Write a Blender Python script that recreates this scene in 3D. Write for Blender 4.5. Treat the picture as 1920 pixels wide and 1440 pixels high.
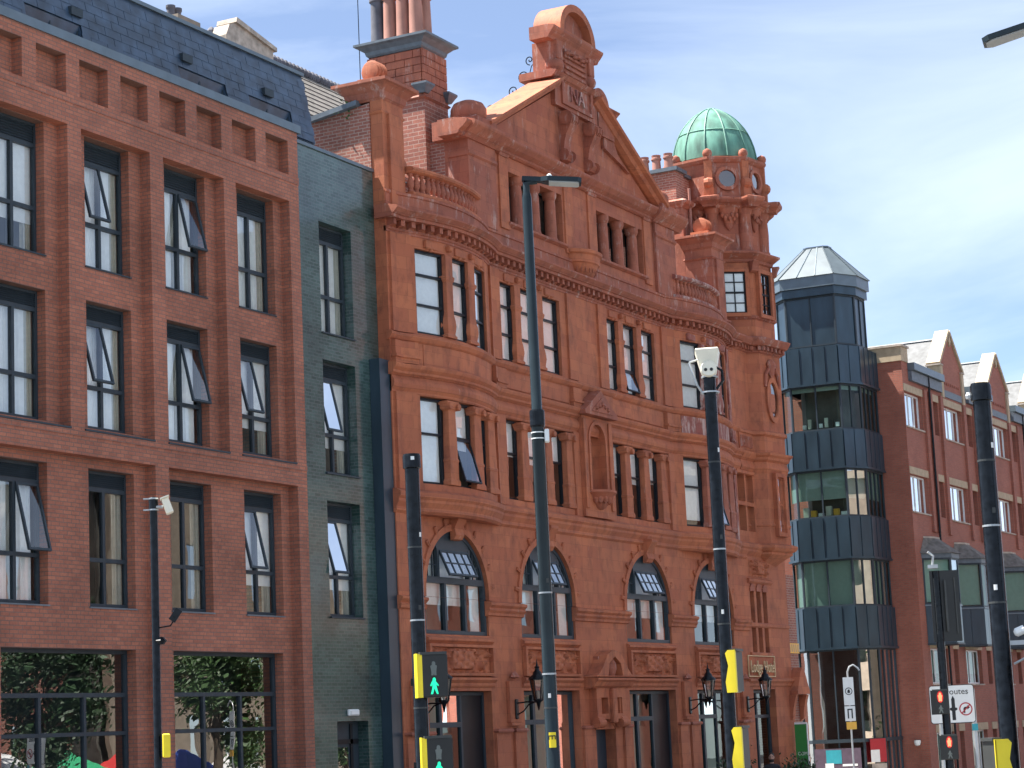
import bpy, bmesh, math, random
from mathutils import Vector, Matrix
from mathutils.geometry import tessellate_polygon
random.seed(7)
for o in list(bpy.data.objects): bpy.data.objects.remove(o)
scene = bpy.context.scene
PI = math.pi
# ------------------------------------------------------------------ camera
F_PX, PITCH, ROLL, YAW = 4059.79, 0.16158, -0.0453925, 0.4825988
fw = Vector((math.cos(YAW)*math.cos(PITCH), math.sin(YAW)*math.cos(PITCH), math.sin(PITCH)))
r0 = Vector((math.sin(YAW), -math.cos(YAW), 0)); u0 = r0.cross(fw)
rt = math.cos(ROLL)*r0 + math.sin(ROLL)*u0
up = -math.sin(ROLL)*r0 + math.cos(ROLL)*u0
cam_data = bpy.data.cameras.new('camera'); cam = bpy.data.objects.new('camera', cam_data)
scene.collection.objects.link(cam)
cam.matrix_world = Matrix(((rt.x, up.x, -fw.x, 0), (rt.y, up.y, -fw.y, 0), (rt.z, up.z, -fw.z, 1.6), (0, 0, 0, 1)))
cam_data.sensor_fit = 'HORIZONTAL'; cam_data.sensor_width = 36
cam_data.lens = 36*F_PX/1920; cam_data.clip_end = 3000; cam_data.clip_start = 0.1
scene.camera = cam
# ------------------------------------------------------------------ light
SUN = Vector((-0.15, 0.42, 0.90)).normalized()
sun_el = math.asin(SUN.z); sun_az = math.atan2(SUN.x, SUN.y)      # clockwise from +Y
w = bpy.data.worlds.new('World'); scene.world = w; w.use_nodes = True
nt = w.node_tree; N = nt.nodes; L = nt.links; N.clear()
out = N.new('ShaderNodeOutputWorld'); bg = N.new('ShaderNodeBackground'); sky = N.new('ShaderNodeTexSky')
sky.sky_type = 'NISHITA'; sky.sun_disc = False; sky.sun_elevation = sun_el; sky.sun_rotation = sun_az
sky.air_density = 0.5; sky.dust_density = 0.0; sky.ozone_density = 1.4
tc = N.new('ShaderNodeTexCoord'); mp = N.new('ShaderNodeMapping'); mp.inputs['Scale'].default_value = (1.1, 1.1, 3.4)
mp.inputs['Rotation'].default_value = (0, 0, 0.5); mp.inputs['Location'].default_value = (1.3, 0.2, 0.5)
nz = N.new('ShaderNodeTexNoise'); nz.inputs['Scale'].default_value = 2.3; nz.inputs['Detail'].default_value = 7; nz.inputs['Roughness'].default_value = 0.56
nz.inputs['Distortion'].default_value = 0.5
rp = N.new('ShaderNodeValToRGB'); rp.color_ramp.elements[0].position = 0.36; rp.color_ramp.elements[1].position = 0.72
rp.color_ramp.elements[0].color = (0.13, 0.13, 0.13, 1); rp.color_ramp.elements[1].color = (0.8, 0.8, 0.8, 1)
mx = N.new('ShaderNodeMix'); mx.data_type = 'RGBA'; mx.inputs[7].default_value = (5.0, 5.6, 6.3, 1)
L.new(tc.outputs['Generated'], mp.inputs['Vector']); L.new(mp.outputs[0], nz.inputs['Vector']); L.new(nz.outputs['Fac'], rp.inputs[0])
L.new(rp.outputs[0], mx.inputs[0]); L.new(sky.outputs[0], mx.inputs[6]); L.new(mx.outputs[2], bg.inputs[0])
bg.inputs[1].default_value = 0.064; L.new(bg.outputs[0], out.inputs[0])
sl = bpy.data.lights.new('sun', 'SUN'); sl.energy = 4.0; sl.angle = math.radians(0.6); sl.color = (1.0, 0.95, 0.88)
so = bpy.data.objects.new('sun', sl); scene.collection.objects.link(so)
so.rotation_euler = SUN.to_track_quat('Z', 'Y').to_euler(); so.location = (-40, 40, 90)
scene.render.engine = 'CYCLES'
scene.cycles.max_bounces = 6; scene.cycles.volume_bounces = 0; scene.cycles.transparent_max_bounces = 12
vs = scene.view_settings; vs.view_transform = 'Standard'; vs.look = 'None'; vs.exposure = 2.0; vs.gamma = 1; vs.use_curve_mapping = False
# ------------------------------------------------------------------ helpers
def link(o): scene.collection.objects.link(o); return o
def tag(o, label=None, cat=None, group=None, kind=None):
    if label: o['label'] = label
    if cat: o['category'] = cat
    if group: o['group'] = group
    if kind: o['kind'] = kind
    return o
def thing(name, label, cat, loc=(0, 0, 0), rz=0, group=None):
    o = link(bpy.data.objects.new(name, None)); o.location = loc; o.rotation_euler = (0, 0, rz); o.empty_display_size = 0.3
    return tag(o, label, cat, group)
BOWS = ((44.45, 2.3), (59.85, 2.3)); BOWD = 0.42
def bow(x):
    for c, h in BOWS:
        t = (x-c)/h
        if abs(t) < 1: return BOWD*(1-t*t)
    return 0.0
BOWX = [c+h*(-1+2*i/16) for c, h in BOWS for i in range(17)]
class G:
    def __init__(s): s.v = []; s.f = []
    def add(s, vs, fs):
        b = len(s.v); s.v += [tuple(p) for p in vs]; s.f += [tuple(i+b for i in f) for f in fs]; return s
    def box(s, x0, x1, y0, y1, z0, z1):
        return s.add([(x0,y0,z0),(x1,y0,z0),(x1,y1,z0),(x0,y1,z0),(x0,y0,z1),(x1,y0,z1),(x1,y1,z1),(x0,y1,z1)],
                     [(0,3,2,1),(4,5,6,7),(0,1,5,4),(1,2,6,5),(2,3,7,6),(3,0,4,7)])
    def plate(s, outer, holes, y0, y1):
        """prism between planes y0 (front) and y1, outline in x,z with holes"""
        loops = [outer]+list(holes)
        tris = tessellate_polygon([[Vector((x, z, 0)) for x, z in lp] for lp in loops])
        flat = [p for lp in loops for p in lp]; n = len(flat)
        vs = [(x, y0, z) for x, z in flat]+[(x, y1, z) for x, z in flat]; fs = []
        for a, b_, c in tris:
            (ax, az), (bx, bz), (cx, cz) = flat[a], flat[b_], flat[c]
            ccw = (bx-ax)*(cz-az)-(bz-az)*(cx-ax) > 0
            t = (a, b_, c) if ccw else (a, c, b_)
            fs.append(t); fs.append((t[2]+n, t[1]+n, t[0]+n))
        i0 = 0
        for k, lp in enumerate(loops):
            m = len(lp); ar = sum(lp[i][0]*lp[(i+1) % m][1]-lp[(i+1) % m][0]*lp[i][1] for i in range(m))
            for i in range(m):
                a, c = i0+i, i0+(i+1) % m
                q = (a, a+n, c+n, c)
                if (ar > 0) == (k > 0): q = q[::-1]
                fs.append(q)
            i0 += m
        return s.add(vs, fs)
    def prism_z(s, poly, z0, z1, top=None):
        n = len(poly); t = top or poly
        return s.add([(x, y, z0) for x, y in poly]+[(x, y, z1) for x, y in t],
                     [tuple(range(n))[::-1], tuple(range(n, 2*n))]+[(i, (i+1) % n, n+(i+1) % n, n+i) for i in range(n)])
    def prism_x(s, prof, x0, x1, segs=None):
        """profile [(y,z)] closed, extruded along x (optionally through stations)"""
        xs = [x0]+[x for x in (segs or []) if x0+.01 < x < x1-.01]+[x1]; n = len(prof)
        vs = [(x, y, z) for x in xs for y, z in prof]
        fs = [tuple(range(n)), tuple(range((len(xs)-1)*n, len(xs)*n))[::-1]]
        for k in range(len(xs)-1):
            for i in range(n):
                j = (i+1) % n; fs.append((k*n+i, (k+1)*n+i, (k+1)*n+j, k*n+j))
        return s.add(vs, fs)
    def prism_y(s, prof, y0, y1): return s.plate(prof, [], y0, y1)
    def lathe(s, prof, n=16, c=(0, 0, 0), a0=0.0, a1=2*PI, sx=1, sy=1):
        full = abs(a1-a0-2*PI) < 1e-6; m = n if full else n+1
        vs = []
        for r, z in prof:
            for i in range(m):
                a = a0+(a1-a0)*i/n; vs.append((c[0]+r*math.cos(a)*sx, c[1]+r*math.sin(a)*sy, c[2]+z))
        fs = []
        for k in range(len(prof)-1):
            for i in range(n):
                j = (i+1) % m; fs.append((k*m+i, k*m+j, (k+1)*m+j, (k+1)*m+i))
        if full:
            fs.append(tuple(range(m))[::-1]); fs.append(tuple(range((len(prof)-1)*m, len(prof)*m)))
        return s.add(vs, fs)
    def sq(s, prof, c=(0, 0, 0), sx=1, sy=1):
        """square 'lathe': prof [(half width, z)]"""
        return s.lathe([(r*math.sqrt(2), z) for r, z in prof], 4, c, PI/4, PI/4+2*PI, sx, sy)
    def tube(s, path, r, n=8, rad=None):
        pts = [Vector(p) for p in path]; rings = []
        t0 = (pts[1]-pts[0]).normalized(); ref = Vector((0, 0, 1)) if abs(t0.z) < .9 else Vector((1, 0, 0))
        u = t0.cross(ref).normalized()
        for i, p in enumerate(pts):
            t = ((pts[min(i+1, len(pts)-1)]-pts[max(i-1, 0)])).normalized()
            u = (u-t*u.dot(t)).normalized(); v = t.cross(u); rr = rad[i] if rad else r
            rings.append([p+rr*(math.cos(2*PI*k/n)*u+math.sin(2*PI*k/n)*v) for k in range(n)])
        vs = [q for rg in rings for q in rg]; fs = [tuple(range(n))[::-1], tuple(range((len(pts)-1)*n, len(pts)*n))]
        for i in range(len(pts)-1):
            for k in range(n):
                j = (k+1) % n; fs.append((i*n+k, i*n+j, (i+1)*n+j, (i+1)*n+k))
        return s.add(vs, fs)
    def xf(s, m, start=0):
        for i in range(start, len(s.v)): s.v[i] = tuple(m @ Vector(s.v[i]))
        return s
    def mesh(s, name, mat, warp=False, smooth=False, bevel=0):
        me = bpy.data.meshes.new(name); me.from_pydata(s.v, [], s.f)
        if warp or bevel or smooth:
            bm = bmesh.new(); bm.from_mesh(me)
            if warp:
                for x in BOWX:
                    bmesh.ops.bisect_plane(bm, geom=bm.verts[:]+bm.edges[:]+bm.faces[:], plane_co=(x, 0, 0), plane_no=(1, 0, 0), dist=1e-4)
                for v in bm.verts: v.co.y -= bow(v.co.x)
            if bevel:
                bmesh.ops.remove_doubles(bm, verts=bm.verts[:], dist=1e-4)
                es = [e for e in bm.edges if len(e.link_faces) == 2 and e.calc_face_angle(0) > 0.6]
                bmesh.ops.bevel(bm, geom=es, offset=bevel, segments=1, affect='EDGES', clamp_overlap=True)
            bmesh.ops.recalc_face_normals(bm, faces=bm.faces[:])
            if smooth:
                for f in bm.faces: f.smooth = True
                for e in bm.edges:
                    if len(e.link_faces) == 2 and e.calc_face_angle(0) > 0.7: e.smooth = False
            bm.to_mesh(me); bm.free()
        else:
            bm = bmesh.new(); bm.from_mesh(me); bmesh.ops.recalc_face_normals(bm, faces=bm.faces[:]); bm.to_mesh(me); bm.free()
        me.materials.append(M[mat]); return me
    def obj(s, name, mat, parent=None, world=True, loc=None, rot=None, **kw):
        me = s.mesh(name, mat, **kw); return inst(name, me, parent, loc, rot, world)
def inst(name, me, parent=None, loc=None, rot=None, world=False, scale=None):
    o = link(bpy.data.objects.new(name, me))
    if loc: o.location = loc
    if rot: o.rotation_euler = rot
    if scale: o.scale = scale
    if parent:
        o.parent = parent
        if world:
            o.matrix_parent_inverse = Matrix.Translation(-Vector(parent.location)) if not parent.parent else Matrix.Identity(4)
    return o
def part(name, g, mat, parent, **kw):
    """g in world coords, parent may be a thing Empty (located) or a part whose own coords are world"""
    return g.obj(name, mat, parent, True, **kw)
def lpart(name, g, mat, parent, **kw):
    return g.obj(name, mat, parent, False, **kw)
# ------------------------------------------------------------------ materials
M = {}
def newmat(name):
    m = bpy.data.materials.new(name); m.use_nodes = True; M[name] = m
    nt = m.node_tree; return m, nt.nodes, nt.links, nt.nodes['Principled BSDF']
def simple(name, col, rough=0.6, metal=0.0, noise=0.12, scale=6.0, spec=0.5, coat=0.0, emit=None, bump=0.0, stretch=None):
    m, N, L, b = newmat(name)
    b.inputs['Roughness'].default_value = rough; b.inputs['Metallic'].default_value = metal; b.inputs['Specular IOR Level'].default_value = spec
    b.inputs['Coat Weight'].default_value = coat; b.inputs['Coat Roughness'].default_value = 0.1
    b.inputs['Base Color'].default_value = (*col, 1)
    if noise:
        g = N.new('ShaderNodeNewGeometry'); n = N.new('ShaderNodeTexNoise'); n.inputs['Scale'].default_value = scale; n.inputs['Detail'].default_value = 5
        src = g.outputs['Position']
        if stretch:
            mp = N.new('ShaderNodeMapping'); mp.inputs['Scale'].default_value = stretch; L.new(src, mp.inputs[0]); src = mp.outputs[0]
        r = N.new('ShaderNodeValToRGB'); r.color_ramp.elements[0].position = .3; r.color_ramp.elements[1].position = .7
        r.color_ramp.elements[0].color = (*[c*(1-noise) for c in col], 1); r.color_ramp.elements[1].color = (*[min(1, c*(1+noise)) for c in col], 1)
        L.new(src, n.inputs['Vector']); L.new(n.outputs['Fac'], r.inputs[0]); L.new(r.outputs[0], b.inputs['Base Color'])
        if bump:
            bp = N.new('ShaderNodeBump'); bp.inputs['Strength'].default_value = bump; bp.inputs['Distance'].default_value = .02
            L.new(n.outputs['Fac'], bp.inputs['Height']); L.new(bp.outputs[0], b.inputs['Normal'])
    if emit:
        b.inputs['Emission Color'].default_value = (*emit[:3], 1); b.inputs['Emission Strength'].default_value = emit[3]
    return m
def facade_uv(N, L):
    """(x+y, z) so that bricks run on faces along either axis"""
    g = N.new('ShaderNodeNewGeometry'); s = N.new('ShaderNodeSeparateXYZ'); a = N.new('ShaderNodeMath'); c = N.new('ShaderNodeCombineXYZ')
    L.new(g.outputs['Position'], s.inputs[0]); L.new(s.outputs[0], a.inputs[0]); L.new(s.outputs[1], a.inputs[1])
    L.new(a.outputs[0], c.inputs[0]); L.new(s.outputs[2], c.inputs[1]); return g, c
def brick(name, c1, c2, mortar, bw=0.225, bh=0.075, ms=0.010, rough=0.75, bump=0.35, blotch=0.25, coat=0.0, spec=0.4, msm=0.1, bias=0.0):
    m, N, L, b = newmat(name); g, uv = facade_uv(N, L)
    t = N.new('ShaderNodeTexBrick'); t.inputs['Color1'].default_value = (*c1, 1); t.inputs['Color2'].default_value = (*c2, 1); t.inputs['Mortar'].default_value = (*mortar, 1)
    t.inputs['Scale'].default_value = 1; t.inputs['Mortar Size'].default_value = ms; t.inputs['Mortar Smooth'].default_value = msm
    t.inputs['Brick Width'].default_value = bw; t.inputs['Row Height'].default_value = bh; t.inputs['Bias'].default_value = bias
    L.new(uv.outputs[0], t.inputs['Vector'])
    n = N.new('ShaderNodeTexNoise'); n.inputs['Scale'].default_value = 0.7; n.inputs['Detail'].default_value = 6; n.inputs['Roughness'].default_value = .65; L.new(g.outputs['Position'], n.inputs['Vector'])
    n2 = N.new('ShaderNodeTexNoise'); n2.inputs['Scale'].default_value = 22; n2.inputs['Detail'].default_value = 3; L.new(g.outputs['Position'], n2.inputs['Vector'])
    ad = N.new('ShaderNodeMath'); ad.operation = 'MULTIPLY_ADD'; ad.inputs[1].default_value = .45; L.new(n2.outputs['Fac'], ad.inputs[0]); L.new(n.outputs['Fac'], ad.inputs[2])
    mr = N.new('ShaderNodeMapRange'); mr.inputs[1].default_value = .45; mr.inputs[2].default_value = .98; mr.inputs[3].default_value = 1-blotch; mr.inputs[4].default_value = 1+blotch
    L.new(ad.outputs[0], mr.inputs[0])
    mu = N.new('ShaderNodeVectorMath'); mu.operation = 'SCALE'; L.new(t.outputs['Color'], mu.inputs[0]); L.new(mr.outputs[0], mu.inputs[3])
    L.new(mu.outputs[0], b.inputs['Base Color']); b.inputs['Roughness'].default_value = rough; b.inputs['Specular IOR Level'].default_value = spec
    bp = N.new('ShaderNodeBump'); bp.inputs['Strength'].default_value = bump; bp.inputs['Distance'].default_value = .012; bp.invert = True
    hs = N.new('ShaderNodeMath'); hs.operation = 'MULTIPLY_ADD'; hs.inputs[1].default_value = -.25; L.new(n2.outputs['Fac'], hs.inputs[0]); L.new(t.outputs['Fac'], hs.inputs[2])
    L.new(hs.outputs[0], bp.inputs['Height']); L.new(bp.outputs[0], b.inputs['Normal'])
    if coat:
        b.inputs['Coat Weight'].default_value = coat; b.inputs['Coat Roughness'].default_value = .06
    return m
def terracotta(name, c1, c2, stain=(0.55, 0.42, 0.36), amount=0.0, dark=(0.13, 0.045, 0.03), bw=0.62, bh=0.31):
    m, N, L, b = newmat(name); g, uv = facade_uv(N, L)
    t = N.new('ShaderNodeTexBrick'); t.inputs['Color1'].default_value = (*c1, 1); t.inputs['Color2'].default_value = (*c2, 1); t.inputs['Mortar'].default_value = (*[.66*(a+q)/2 for a, q in zip(c1, c2)], 1)
    t.inputs['Scale'].default_value = 1; t.inputs['Mortar Size'].default_value = .005; t.inputs['Mortar Smooth'].default_value = .3; t.inputs['Brick Width'].default_value = bw; t.inputs['Row Height'].default_value = bh
    L.new(uv.outputs[0], t.inputs['Vector'])
    def noise(sc, det, ro=.6, st=None):
        n = N.new('ShaderNodeTexNoise'); n.inputs['Scale'].default_value = sc; n.inputs['Detail'].default_value = det; n.inputs['Roughness'].default_value = ro
        src = g.outputs['Position']
        if st: mp = N.new('ShaderNodeMapping'); mp.inputs['Scale'].default_value = st; L.new(src, mp.inputs[0]); src = mp.outputs[0]
        L.new(src, n.inputs['Vector']); return n
    big = noise(.45, 5); mid = noise(3.2, 6, .7, (1, 1, .45)); fine = noise(30, 4, .7); strk = noise(2.0, 7, .75, (2.2, 2.2, .5))
    def mixc(f, a, col):
        x = N.new('ShaderNodeMix'); x.data_type = 'RGBA'; L.new(f, x.inputs[0]); L.new(a, x.inputs[6]); x.inputs[7].default_value = (*col, 1); return x.outputs[2]
    def ramp(n, p0, p1, v0, v1):
        r = N.new('ShaderNodeMapRange'); r.inputs[1].default_value = p0; r.inputs[2].default_value = p1; r.inputs[3].default_value = v0; r.inputs[4].default_value = v1; L.new(n.outputs['Fac'], r.inputs[0]); return r.outputs[0]
    col = t.outputs['Color']
    col = mixc(ramp(big, .40, .66, 0, .5), col, (.62*c1[0], .70*c1[1], .85*c1[2]))
    col = mixc(ramp(mid, .48, .72, 0, .68), col, dark)
    col = mixc(ramp(fine, .5, .8, 0, .25), col, tuple(min(1, 1.35*x) for x in c2))
    col = mixc(ramp(strk, .63-amount, .74-amount, 0, .62), col, stain)
    L.new(col, b.inputs['Base Color']); b.inputs['Roughness'].default_value = .72; b.inputs['Specular IOR Level'].default_value = .35
    bp = N.new('ShaderNodeBump'); bp.inputs['Strength'].default_value = .3; bp.inputs['Distance'].default_value = .012
    ad = N.new('ShaderNodeMath'); ad.operation = 'SUBTRACT'; L.new(fine.outputs['Fac'], ad.inputs[0]); L.new(t.outputs['Fac'], ad.inputs[1]); L.new(ad.outputs[0], bp.inputs['Height']); L.new(bp.outputs[0], b.inputs['Normal'])
    return m
def glassmat(name, tint=(.96, .98, .975), boost=1.0, rough=0.0, wav=0.004):
    m, N, L, b = newmat(name); N.remove(b)
    o = N['Material Output']; tr = N.new('ShaderNodeBsdfTransparent'); tr.inputs[0].default_value = (*tint, 1)
    gl = N.new('ShaderNodeBsdfGlossy'); gl.inputs['Roughness'].default_value = rough; gl.inputs[0].default_value = (1, 1, 1, 1)
    fr = N.new('ShaderNodeFresnel'); fr.inputs[0].default_value = 1.5
    mu = N.new('ShaderNodeMath'); mu.operation = 'MULTIPLY'; mu.inputs[1].default_value = 1.9*boost; mu.use_clamp = True
    g = N.new('ShaderNodeNewGeometry'); n = N.new('ShaderNodeTexNoise'); n.inputs['Scale'].default_value = 1.3; n.inputs['Detail'].default_value = 1; L.new(g.outputs['Position'], n.inputs['Vector'])
    bp = N.new('ShaderNodeBump'); bp.inputs['Strength'].default_value = wav; bp.inputs['Distance'].default_value = .3; L.new(n.outputs['Fac'], bp.inputs['Height']); L.new(bp.outputs[0], gl.inputs['Normal'])
    mx = N.new('ShaderNodeMixShader'); L.new(fr.outputs[0], mu.inputs[0]); L.new(mu.outputs[0], mx.inputs[0]); L.new(tr.outputs[0], mx.inputs[1]); L.new(gl.outputs[0], mx.inputs[2]); L.new(mx.outputs[0], o.inputs[0])
    return m
brick('red_brick', (.41, .148, .088), (.31, .108, .067), (.20, .11, .085), blotch=.34)
brick('office_brick', (.35, .115, .075), (.29, .09, .06), (.24, .12, .09), blotch=.2)
brick('old_brick', (.34, .125, .085), (.25, .085, .062), (.35, .235, .19), bw=.24, bh=.08, ms=.012, blotch=.35)
brick('chimney_brick', (.34, .12, .08), (.24, .085, .062), (.36, .235, .185), bw=.30, bh=.105, ms=.010, blotch=.4)
brick('glazed_green_brick', (.018, .050, .042), (.050, .098, .088), (.075, .10, .098), rough=.3, spec=.4, coat=.7, bump=.28, blotch=.55, ms=.009)
terracotta('terracotta', (.50, .162, .074), (.40, .118, .058), amount=-.005)
terracotta('terracotta_weathered', (.41, .132, .074), (.31, .094, .058), amount=.075, stain=(.50, .38, .34))
terracotta('terracotta_stained', (.33, .105, .075), (.27, .08, .06), amount=.14, stain=(.62, .52, .47))
terracotta('terracotta_upper', (.45, .146, .074), (.35, .104, .058), amount=.03, stain=(.52, .40, .35))
simple('slate_dark', (.034, .060, .100), .36, noise=.5, scale=3, spec=.6)
simple('slate_grey', (.095, .10, .105), .6, noise=.35, scale=4)
simple('stone_slate', (.15, .135, .12), .8, noise=.35, scale=5)
simple('cream_stone', (.43, .34, .23), .8, noise=.14, scale=5, bump=.2)
simple('pale_stone', (.42, .36, .30), .85, noise=.3, scale=4, bump=.3)
simple('frame_dark', (.036, .050, .062), .45, noise=.1, spec=.25)
simple('metal_dark', (.034, .062, .086), .32, metal=.35, noise=.22, scale=2.2, spec=.6, stretch=(1, 1, .35))
simple('metal_roof', (.085, .11, .125), .55, metal=.1, noise=.14, scale=2)
simple('metal_fascia', (.13, .17, .20), .4, metal=.3, noise=.12, scale=3)
simple('white_frame', (.75, .77, .78), .45, noise=.05)
simple('sash_black', (.010, .012, .016), .4, noise=.1, spec=.25)
simple('curtain', (.93, .94, .93), .9, noise=.05, scale=9)
simple('curtain_cream', (.66, .64, .55), .9, noise=.08, scale=9)
simple('blind_green', (.36, .43, .395), .8, noise=.05)
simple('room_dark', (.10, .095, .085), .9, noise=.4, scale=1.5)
simple('room_warm', (.38, .26, .17), .9, noise=.2, scale=1.5)
simple('copper', (.085, .215, .165), .8, noise=.5, scale=3.2, stretch=(1, 1, .3), bump=.12)
simple('copper_rib', (.09, .23, .178), .6, noise=.2)
simple('pole_black', (.007, .009, .012), .24, noise=.6, scale=14, spec=.2)
simple('pole_slate', (.018, .028, .034), .25, noise=.12, scale=5, spec=.22)
simple('galvanised', (.42, .44, .45), .45, metal=.6, noise=.12)
simple('lamp_under', (.40, .42, .42), .5, noise=.08)
simple('signal_black', (.009, .010, .010), .45, noise=.2)
simple('signal_grey', (.035, .038, .037), .5, noise=.12)
simple('yellow', (.90, .70, .02), .45, noise=.05)
simple('cctv_white', (.82, .78, .64), .45, noise=.06)
simple('white_plastic', (.82, .84, .82), .4, noise=.04)
simple('sign_white', (.80, .80, .77), .45, noise=.05)
simple('ink', (.012, .014, .016), .6, noise=0)
simple('sign_red', (.42, .02, .03), .5, noise=.05)
simple('sign_green', (.035, .26, .055), .5, noise=.06)
simple('gold', (.58, .42, .22), .45, metal=.2, noise=.1)
simple('amber', (.85, .45, .06), .5, noise=.05)
simple('purple', (.20, .13, .48), .5, noise=.05)
simple('teal', (.03, .30, .36), .5, noise=.1)
simple('poster_plum', (.10, .07, .10), .5, noise=.15)
simple('green_man', (.01, .5, .25), .5, noise=0, emit=(.01, .75, .36, .32))
simple('red_man', (.9, .10, .05), .5, noise=0, emit=(1., .16, .07, .8))
simple('red_glow', (.30, .01, .01), .5, noise=0, emit=(.9, .02, .02, .12))
simple('man_off', (.12, .14, .13), .5, noise=0)
simple('lens_red', (.22, .02, .02), .2, noise=0)
simple('lens_amber', (.22, .10, .01), .2, noise=0)
simple('lens_green', (.01, .14, .07), .2, noise=0)
simple('lead', (.10, .125, .15), .5, noise=.2)
simple('clay_pot', (.36, .17, .13), .8, noise=.22, scale=3, stretch=(1, 1, .4))
simple('clay_dark', (.10, .10, .12), .8, noise=.3, scale=3)
simple('asphalt', (.055, .055, .054), .9, noise=.25, scale=20, bump=.2)
brick('paving', (.29, .27, .24), (.25, .24, .22), (.15, .14, .13), bw=.6, bh=.4, ms=.01, bump=.2, blotch=.15)
simple('kerb_stone', (.32, .31, .29), .85, noise=.15)
simple('line_paint', (.75, .74, .70), .7, noise=.1)
simple('leaf', (.045, .095, .025), .55, noise=.45, scale=6)
simple('leaf_dark', (.022, .055, .018), .55, noise=.45, scale=6)
simple('bark', (.09, .065, .045), .9, noise=.3, scale=12)
simple('skin', (.46, .26, .19), .55, noise=.06)
simple('hair', (.018, .014, .012), .7, noise=.2, scale=40)
simple('cloth_black', (.02, .02, .024), .85, noise=.2)
simple('cloth_jeans', (.03, .045, .09), .85, noise=.2)
simple('tent_red', (.60, .04, .04), .7, noise=.06)
simple('tent_green', (.03, .36, .16), .7, noise=.06)
simple('tent_white', (.75, .75, .74), .7, noise=.04)
simple('tent_blue', (.03, .08, .38), .7, noise=.06)
simple('far_stone', (.27, .22, .17), .85, noise=.2, scale=2)
glassmat('glass', boost=1.25); glassmat('glass_green', (.62, .78, .73), .5); glassmat('glass_tower', (.66, .80, .75), .28); glassmat('glass_clear', (.93, .97, .95), .75); glassmat('glass_mirror', (.5, .58, .64), 2.0, wav=.006); glassmat('glass_dark', (.45, .52, .55), 1.5); glassmat('lantern_glass', (.8, .74, .70), 1.0)
# ------------------------------------------------------------------ ground
def gz(x): return 0.0 if x < 28 else -0.03*(min(x, 110)-28)
def sheet(name, y0, y1, dz, mat, x0=-150, x1=300):
    xs = [x0, 28, 110, x1] if x0 < 28 else [x0, 110, x1]
    g = G(); vs = []
    for x in xs: vs += [(x, y0, gz(x)+dz), (x, y1, gz(x)+dz)]
    g.add(vs, [(2*i, 2*i+2, 2*i+3, 2*i+1) for i in range(len(xs)-1)])
    return tag(g.obj(name, mat), kind='structure')
sheet('ground', -120, 150, -.16, 'asphalt')
sheet('road', -3.0, 17, -.13, 'asphalt')
sheet('pavement', 17.3, 31, 0, 'paving'); sheet('pavement', -40, -3.3, 0, 'paving')
for y0, y1 in ((17, 17.3), (-3.3, -3.0)):
    g = G()
    for xa, xb in ((-150, 28), (28, 110), (110, 300)):
        g.add([(xa,y0,gz(xa)-.3),(xb,y0,gz(xb)-.3),(xb,y1,gz(xb)-.3),(xa,y1,gz(xa)-.3),(xa,y0,gz(xa)),(xb,y0,gz(xb)),(xb,y1,gz(xb)),(xa,y1,gz(xa))],
              [(4,5,6,7),(0,1,5,4),(2,3,7,6)])
    tag(g.obj('kerb', 'kerb_stone'), kind='structure')
for k in range(26):
    x = -6+k*6.0
    if 12 < x < 56: continue
    g = G().add([(x,8.2,gz(x)-.126),(x+3,8.2,gz(x+3)-.126),(x+3,8.32,gz(x+3)-.126),(x,8.32,gz(x)-.126)], [(0,1,2,3)])
    tag(g.obj('lane_marking', 'line_paint'), kind='structure')
g = G()
for xa, xb in ((14, 28), (28, 54)):
    g.add([(xa,8.6,gz(xa)-.3),(xb,8.6,gz(xb)-.3),(xb,13.4,gz(xb)-.3),(xa,13.4,gz(xa)-.3),(xa,8.6,gz(xa)),(xb,8.6,gz(xb)),(xb,13.4,gz(xb)),(xa,13.4,gz(xa))], [(4,5,6,7),(0,1,5,4),(2,3,7,6),(0,4,7,3),(1,2,6,5)])
tag(g.obj('traffic_island', 'paving'), kind='structure')
def rect(x0, x1, z0, z1): return [(x0, z0), (x1, z0), (x1, z1), (x0, z1)]
# ------------------------------------------------------------------ modern windows (shared meshes)
CACHE = {}
def cached(key, fn):
    if key not in CACHE: CACHE[key] = fn()
    return CACHE[key]
def frame_g(w, h, fr, d, bars_v=(), bars_h=()):
    g = G().box(0, fr, 0, d, 0, h).box(w-fr, w, 0, d, 0, h).box(fr, w-fr, 0, d, 0, fr).box(fr, w-fr, 0, d, h-fr, h)
    for x, t, z0, z1 in bars_v: g.box(x-t/2, x+t/2, .002, d-.002, z0, z1)
    for z, t, x0, x1 in bars_h: g.box(x0, x1, .004, d-.004, z-t/2, z+t/2)
    return g
def quadxz(x0, x1, y, z0, z1): return G().add([(x0,y,z0),(x1,y,z0),(x1,y,z1),(x0,y,z1)], [(0,1,2,3)])
def pane_mesh(w, h, mat): return cached(('pane', round(w, 3), round(h, 3), mat), lambda: quadxz(0, w, 0, 0, h).mesh('pane', mat))
def curtain_mesh(w, h, mat, waves=7, amp=.025):
    def f():
        n = waves*6; g = G(); vs = []
        for i in range(n+1):
            x = w*i/n; y = amp*math.sin(2*PI*waves*i/n)+amp*.4*math.sin(5.1*i/n*waves+1)
            vs += [(x, y, 0), (x+.01*math.sin(i), y, h)]
        g.add(vs, [(2*i, 2*i+2, 2*i+3, 2*i+1) for i in range(n)])
        return g.mesh('curtain', mat, smooth=True)
    return cached(('cur', round(w, 3), round(h, 3), mat, waves), f)
def sash_mesh(w, h):
    return cached(('sash', round(w, 3), round(h, 3)), lambda: frame_g(w, h, .045, .05).mesh('sash', 'frame_dark'))
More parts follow.
